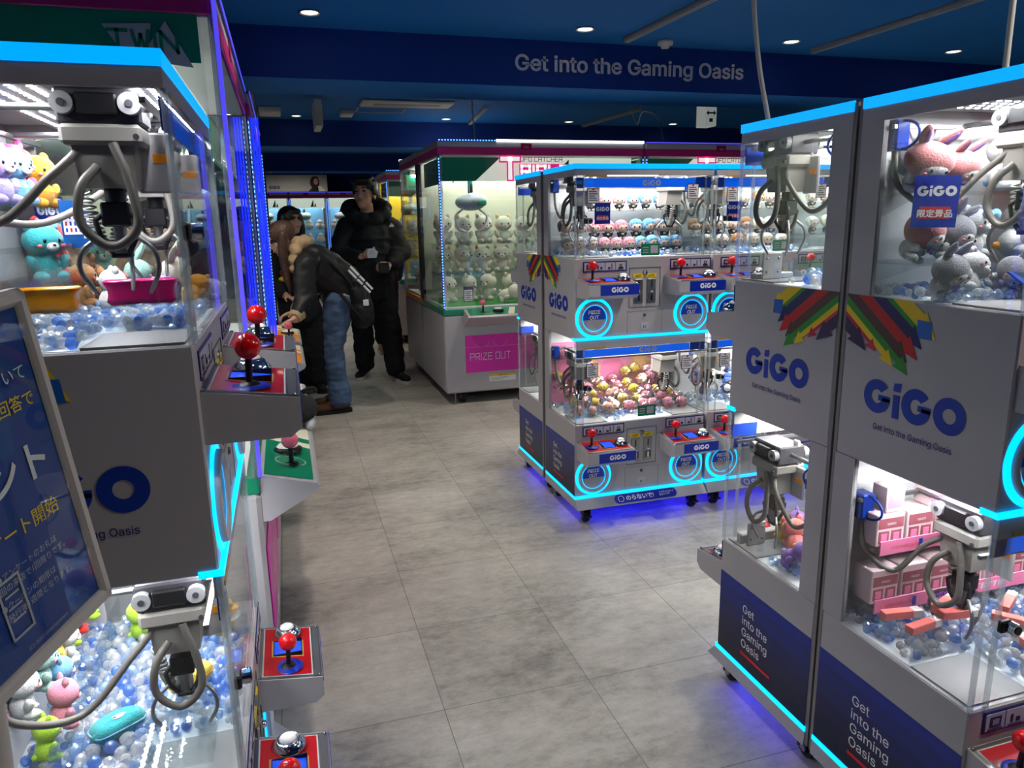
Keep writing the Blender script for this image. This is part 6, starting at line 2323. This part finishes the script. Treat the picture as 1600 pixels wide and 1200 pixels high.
b.box((.10, .305, .478), (.655, .309, .545), 'acrylic')
b.build('acrylic_rail', cL.root)
price_card(cL, .24, .385, .600, .075, .10, .25, 'blue shop card in the lower bay of the left machine', flip=-.6)
fz = MB()
for i in range(6):
    y = .05 + i * .018
    fz.prism([(.185, y, .53), (.185, y + .016, .53), (.235, y + .008, .525)], (0, 0, 0), (0, 0, .004), 'acrylic')
fz.box((.02, .045, .528), (.188, .16, .532), 'acrylic')
fz.build('spiked_flap', cL.root)


# ---- beads: a bed of mixed clear and blue acrylic stones in every bay
glass_mat('gem_clear', (.99, .995, 1.0), .16, .8, .03, .30)
glass_mat('gem_blue', (.66, .81, 1.0), .16, .8, .03, .26)
glass_mat('gem_deep', (.36, .58, 1.0), .16, .8, .03, .28)


def gem_mesh(m, r, seed):
    r5 = random.Random(seed)
    b = MB().ell((0, 0, 0), (r, r * .92, r * .85), m, 9, 6)
    b.v = [tuple(v[i] * (1 + r5.uniform(-.07, .07)) for i in range(3)) for v in b.v]
    b.sm = [seed % 2 == 0] * len(b.f)
    return b


def bed(mc, z0, n, seed, hole=True, blue=.5, z_back=0.0, r0=.0085):
    """uncountable bed of beads, one object"""
    r6 = random.Random(seed)
    b = MB()
    for i in range(n):
        x, y = r6.uniform(.02, .655), r6.uniform(.02, .375)
        if hole and y < .16 and (x < .18 or x > .495):
            continue
        m = 'gem_clear' if r6.random() > blue else ('gem_blue' if r6.random() > .35 else 'gem_deep')
        r = r0 * r6.uniform(.85, 1.25)
        z = z0 + r * .7 + r6.uniform(0, .010) + z_back * y / .4
        rt = Euler((r6.uniform(0, 6), r6.uniform(0, 6), r6.uniform(0, 6))).to_matrix()
        b.ell(mc.w(x, y, z), (r, r * .95, r * .85), m, 7, 5, rt)
    b.sm = [False] * len(b.f)
    return b


BEDS = ((cA, 'middle pink and blue doll machine'), (cB, 'cream doll machine'), (cRf, 'nearly empty right machine'), (cR, 'nearest right machine'), (cL, 'left machine'))
for k, (mc, q) in enumerate(BEDS):
    for z0, w in ((1.233, 'upper'), (.476, 'lower')):
        near = mc in (cR, cL)
        o = bed(mc, z0, 900 if near else 380, 11 * k + int(z0 * 10), blue=.45, r0=.0085 if near else .010).build('bead_bed')
        tag(o, 'bed of clear and blue acrylic beads in the %s bay of the %s' % (w, q), 'beads', kind='stuff')
GEMS = [gem_mesh(m, .0125, s_).mesh('acrylic_gem') for s_, m in enumerate(('gem_clear', 'gem_blue', 'gem_deep', 'gem_clear', 'gem_blue', 'gem_clear'))]
r7 = random.Random(5)
ng = 0
for mc, q, n in ((cL, 'left machine', 170), (cR, 'nearest right machine', 120)):
    put = []
    tries = 0
    while len(put) < n and tries < 6000:
        tries += 1
        x, y = r7.uniform(.03, .64), r7.uniform(.02, .29 if mc is cL else .255)
        if mc is cL and (y < .17 and x < .20):
            continue
        if y < .16 and x < .18 or (y < .16 and x > .49):
            continue
        if any((x - a) ** 2 + (y - b_) ** 2 < .0225 ** 2 for a, b_ in put):
            continue
        put.append((x, y))
        o = link('acrylic_gem', GEMS[r7.randrange(6)], None, mc.w(x, y, .500 + r7.uniform(0, .004)), rot=(r7.uniform(0, 6), r7.uniform(0, 6), r7.uniform(0, 6)), scale=r7.uniform(.85, 1.1))
        tag(o, 'loose acrylic gem on the bead bed in the lower %s' % ('left bay' if mc is cL else 'right bay'), 'gem', 'acrylic gems of the ' + q)
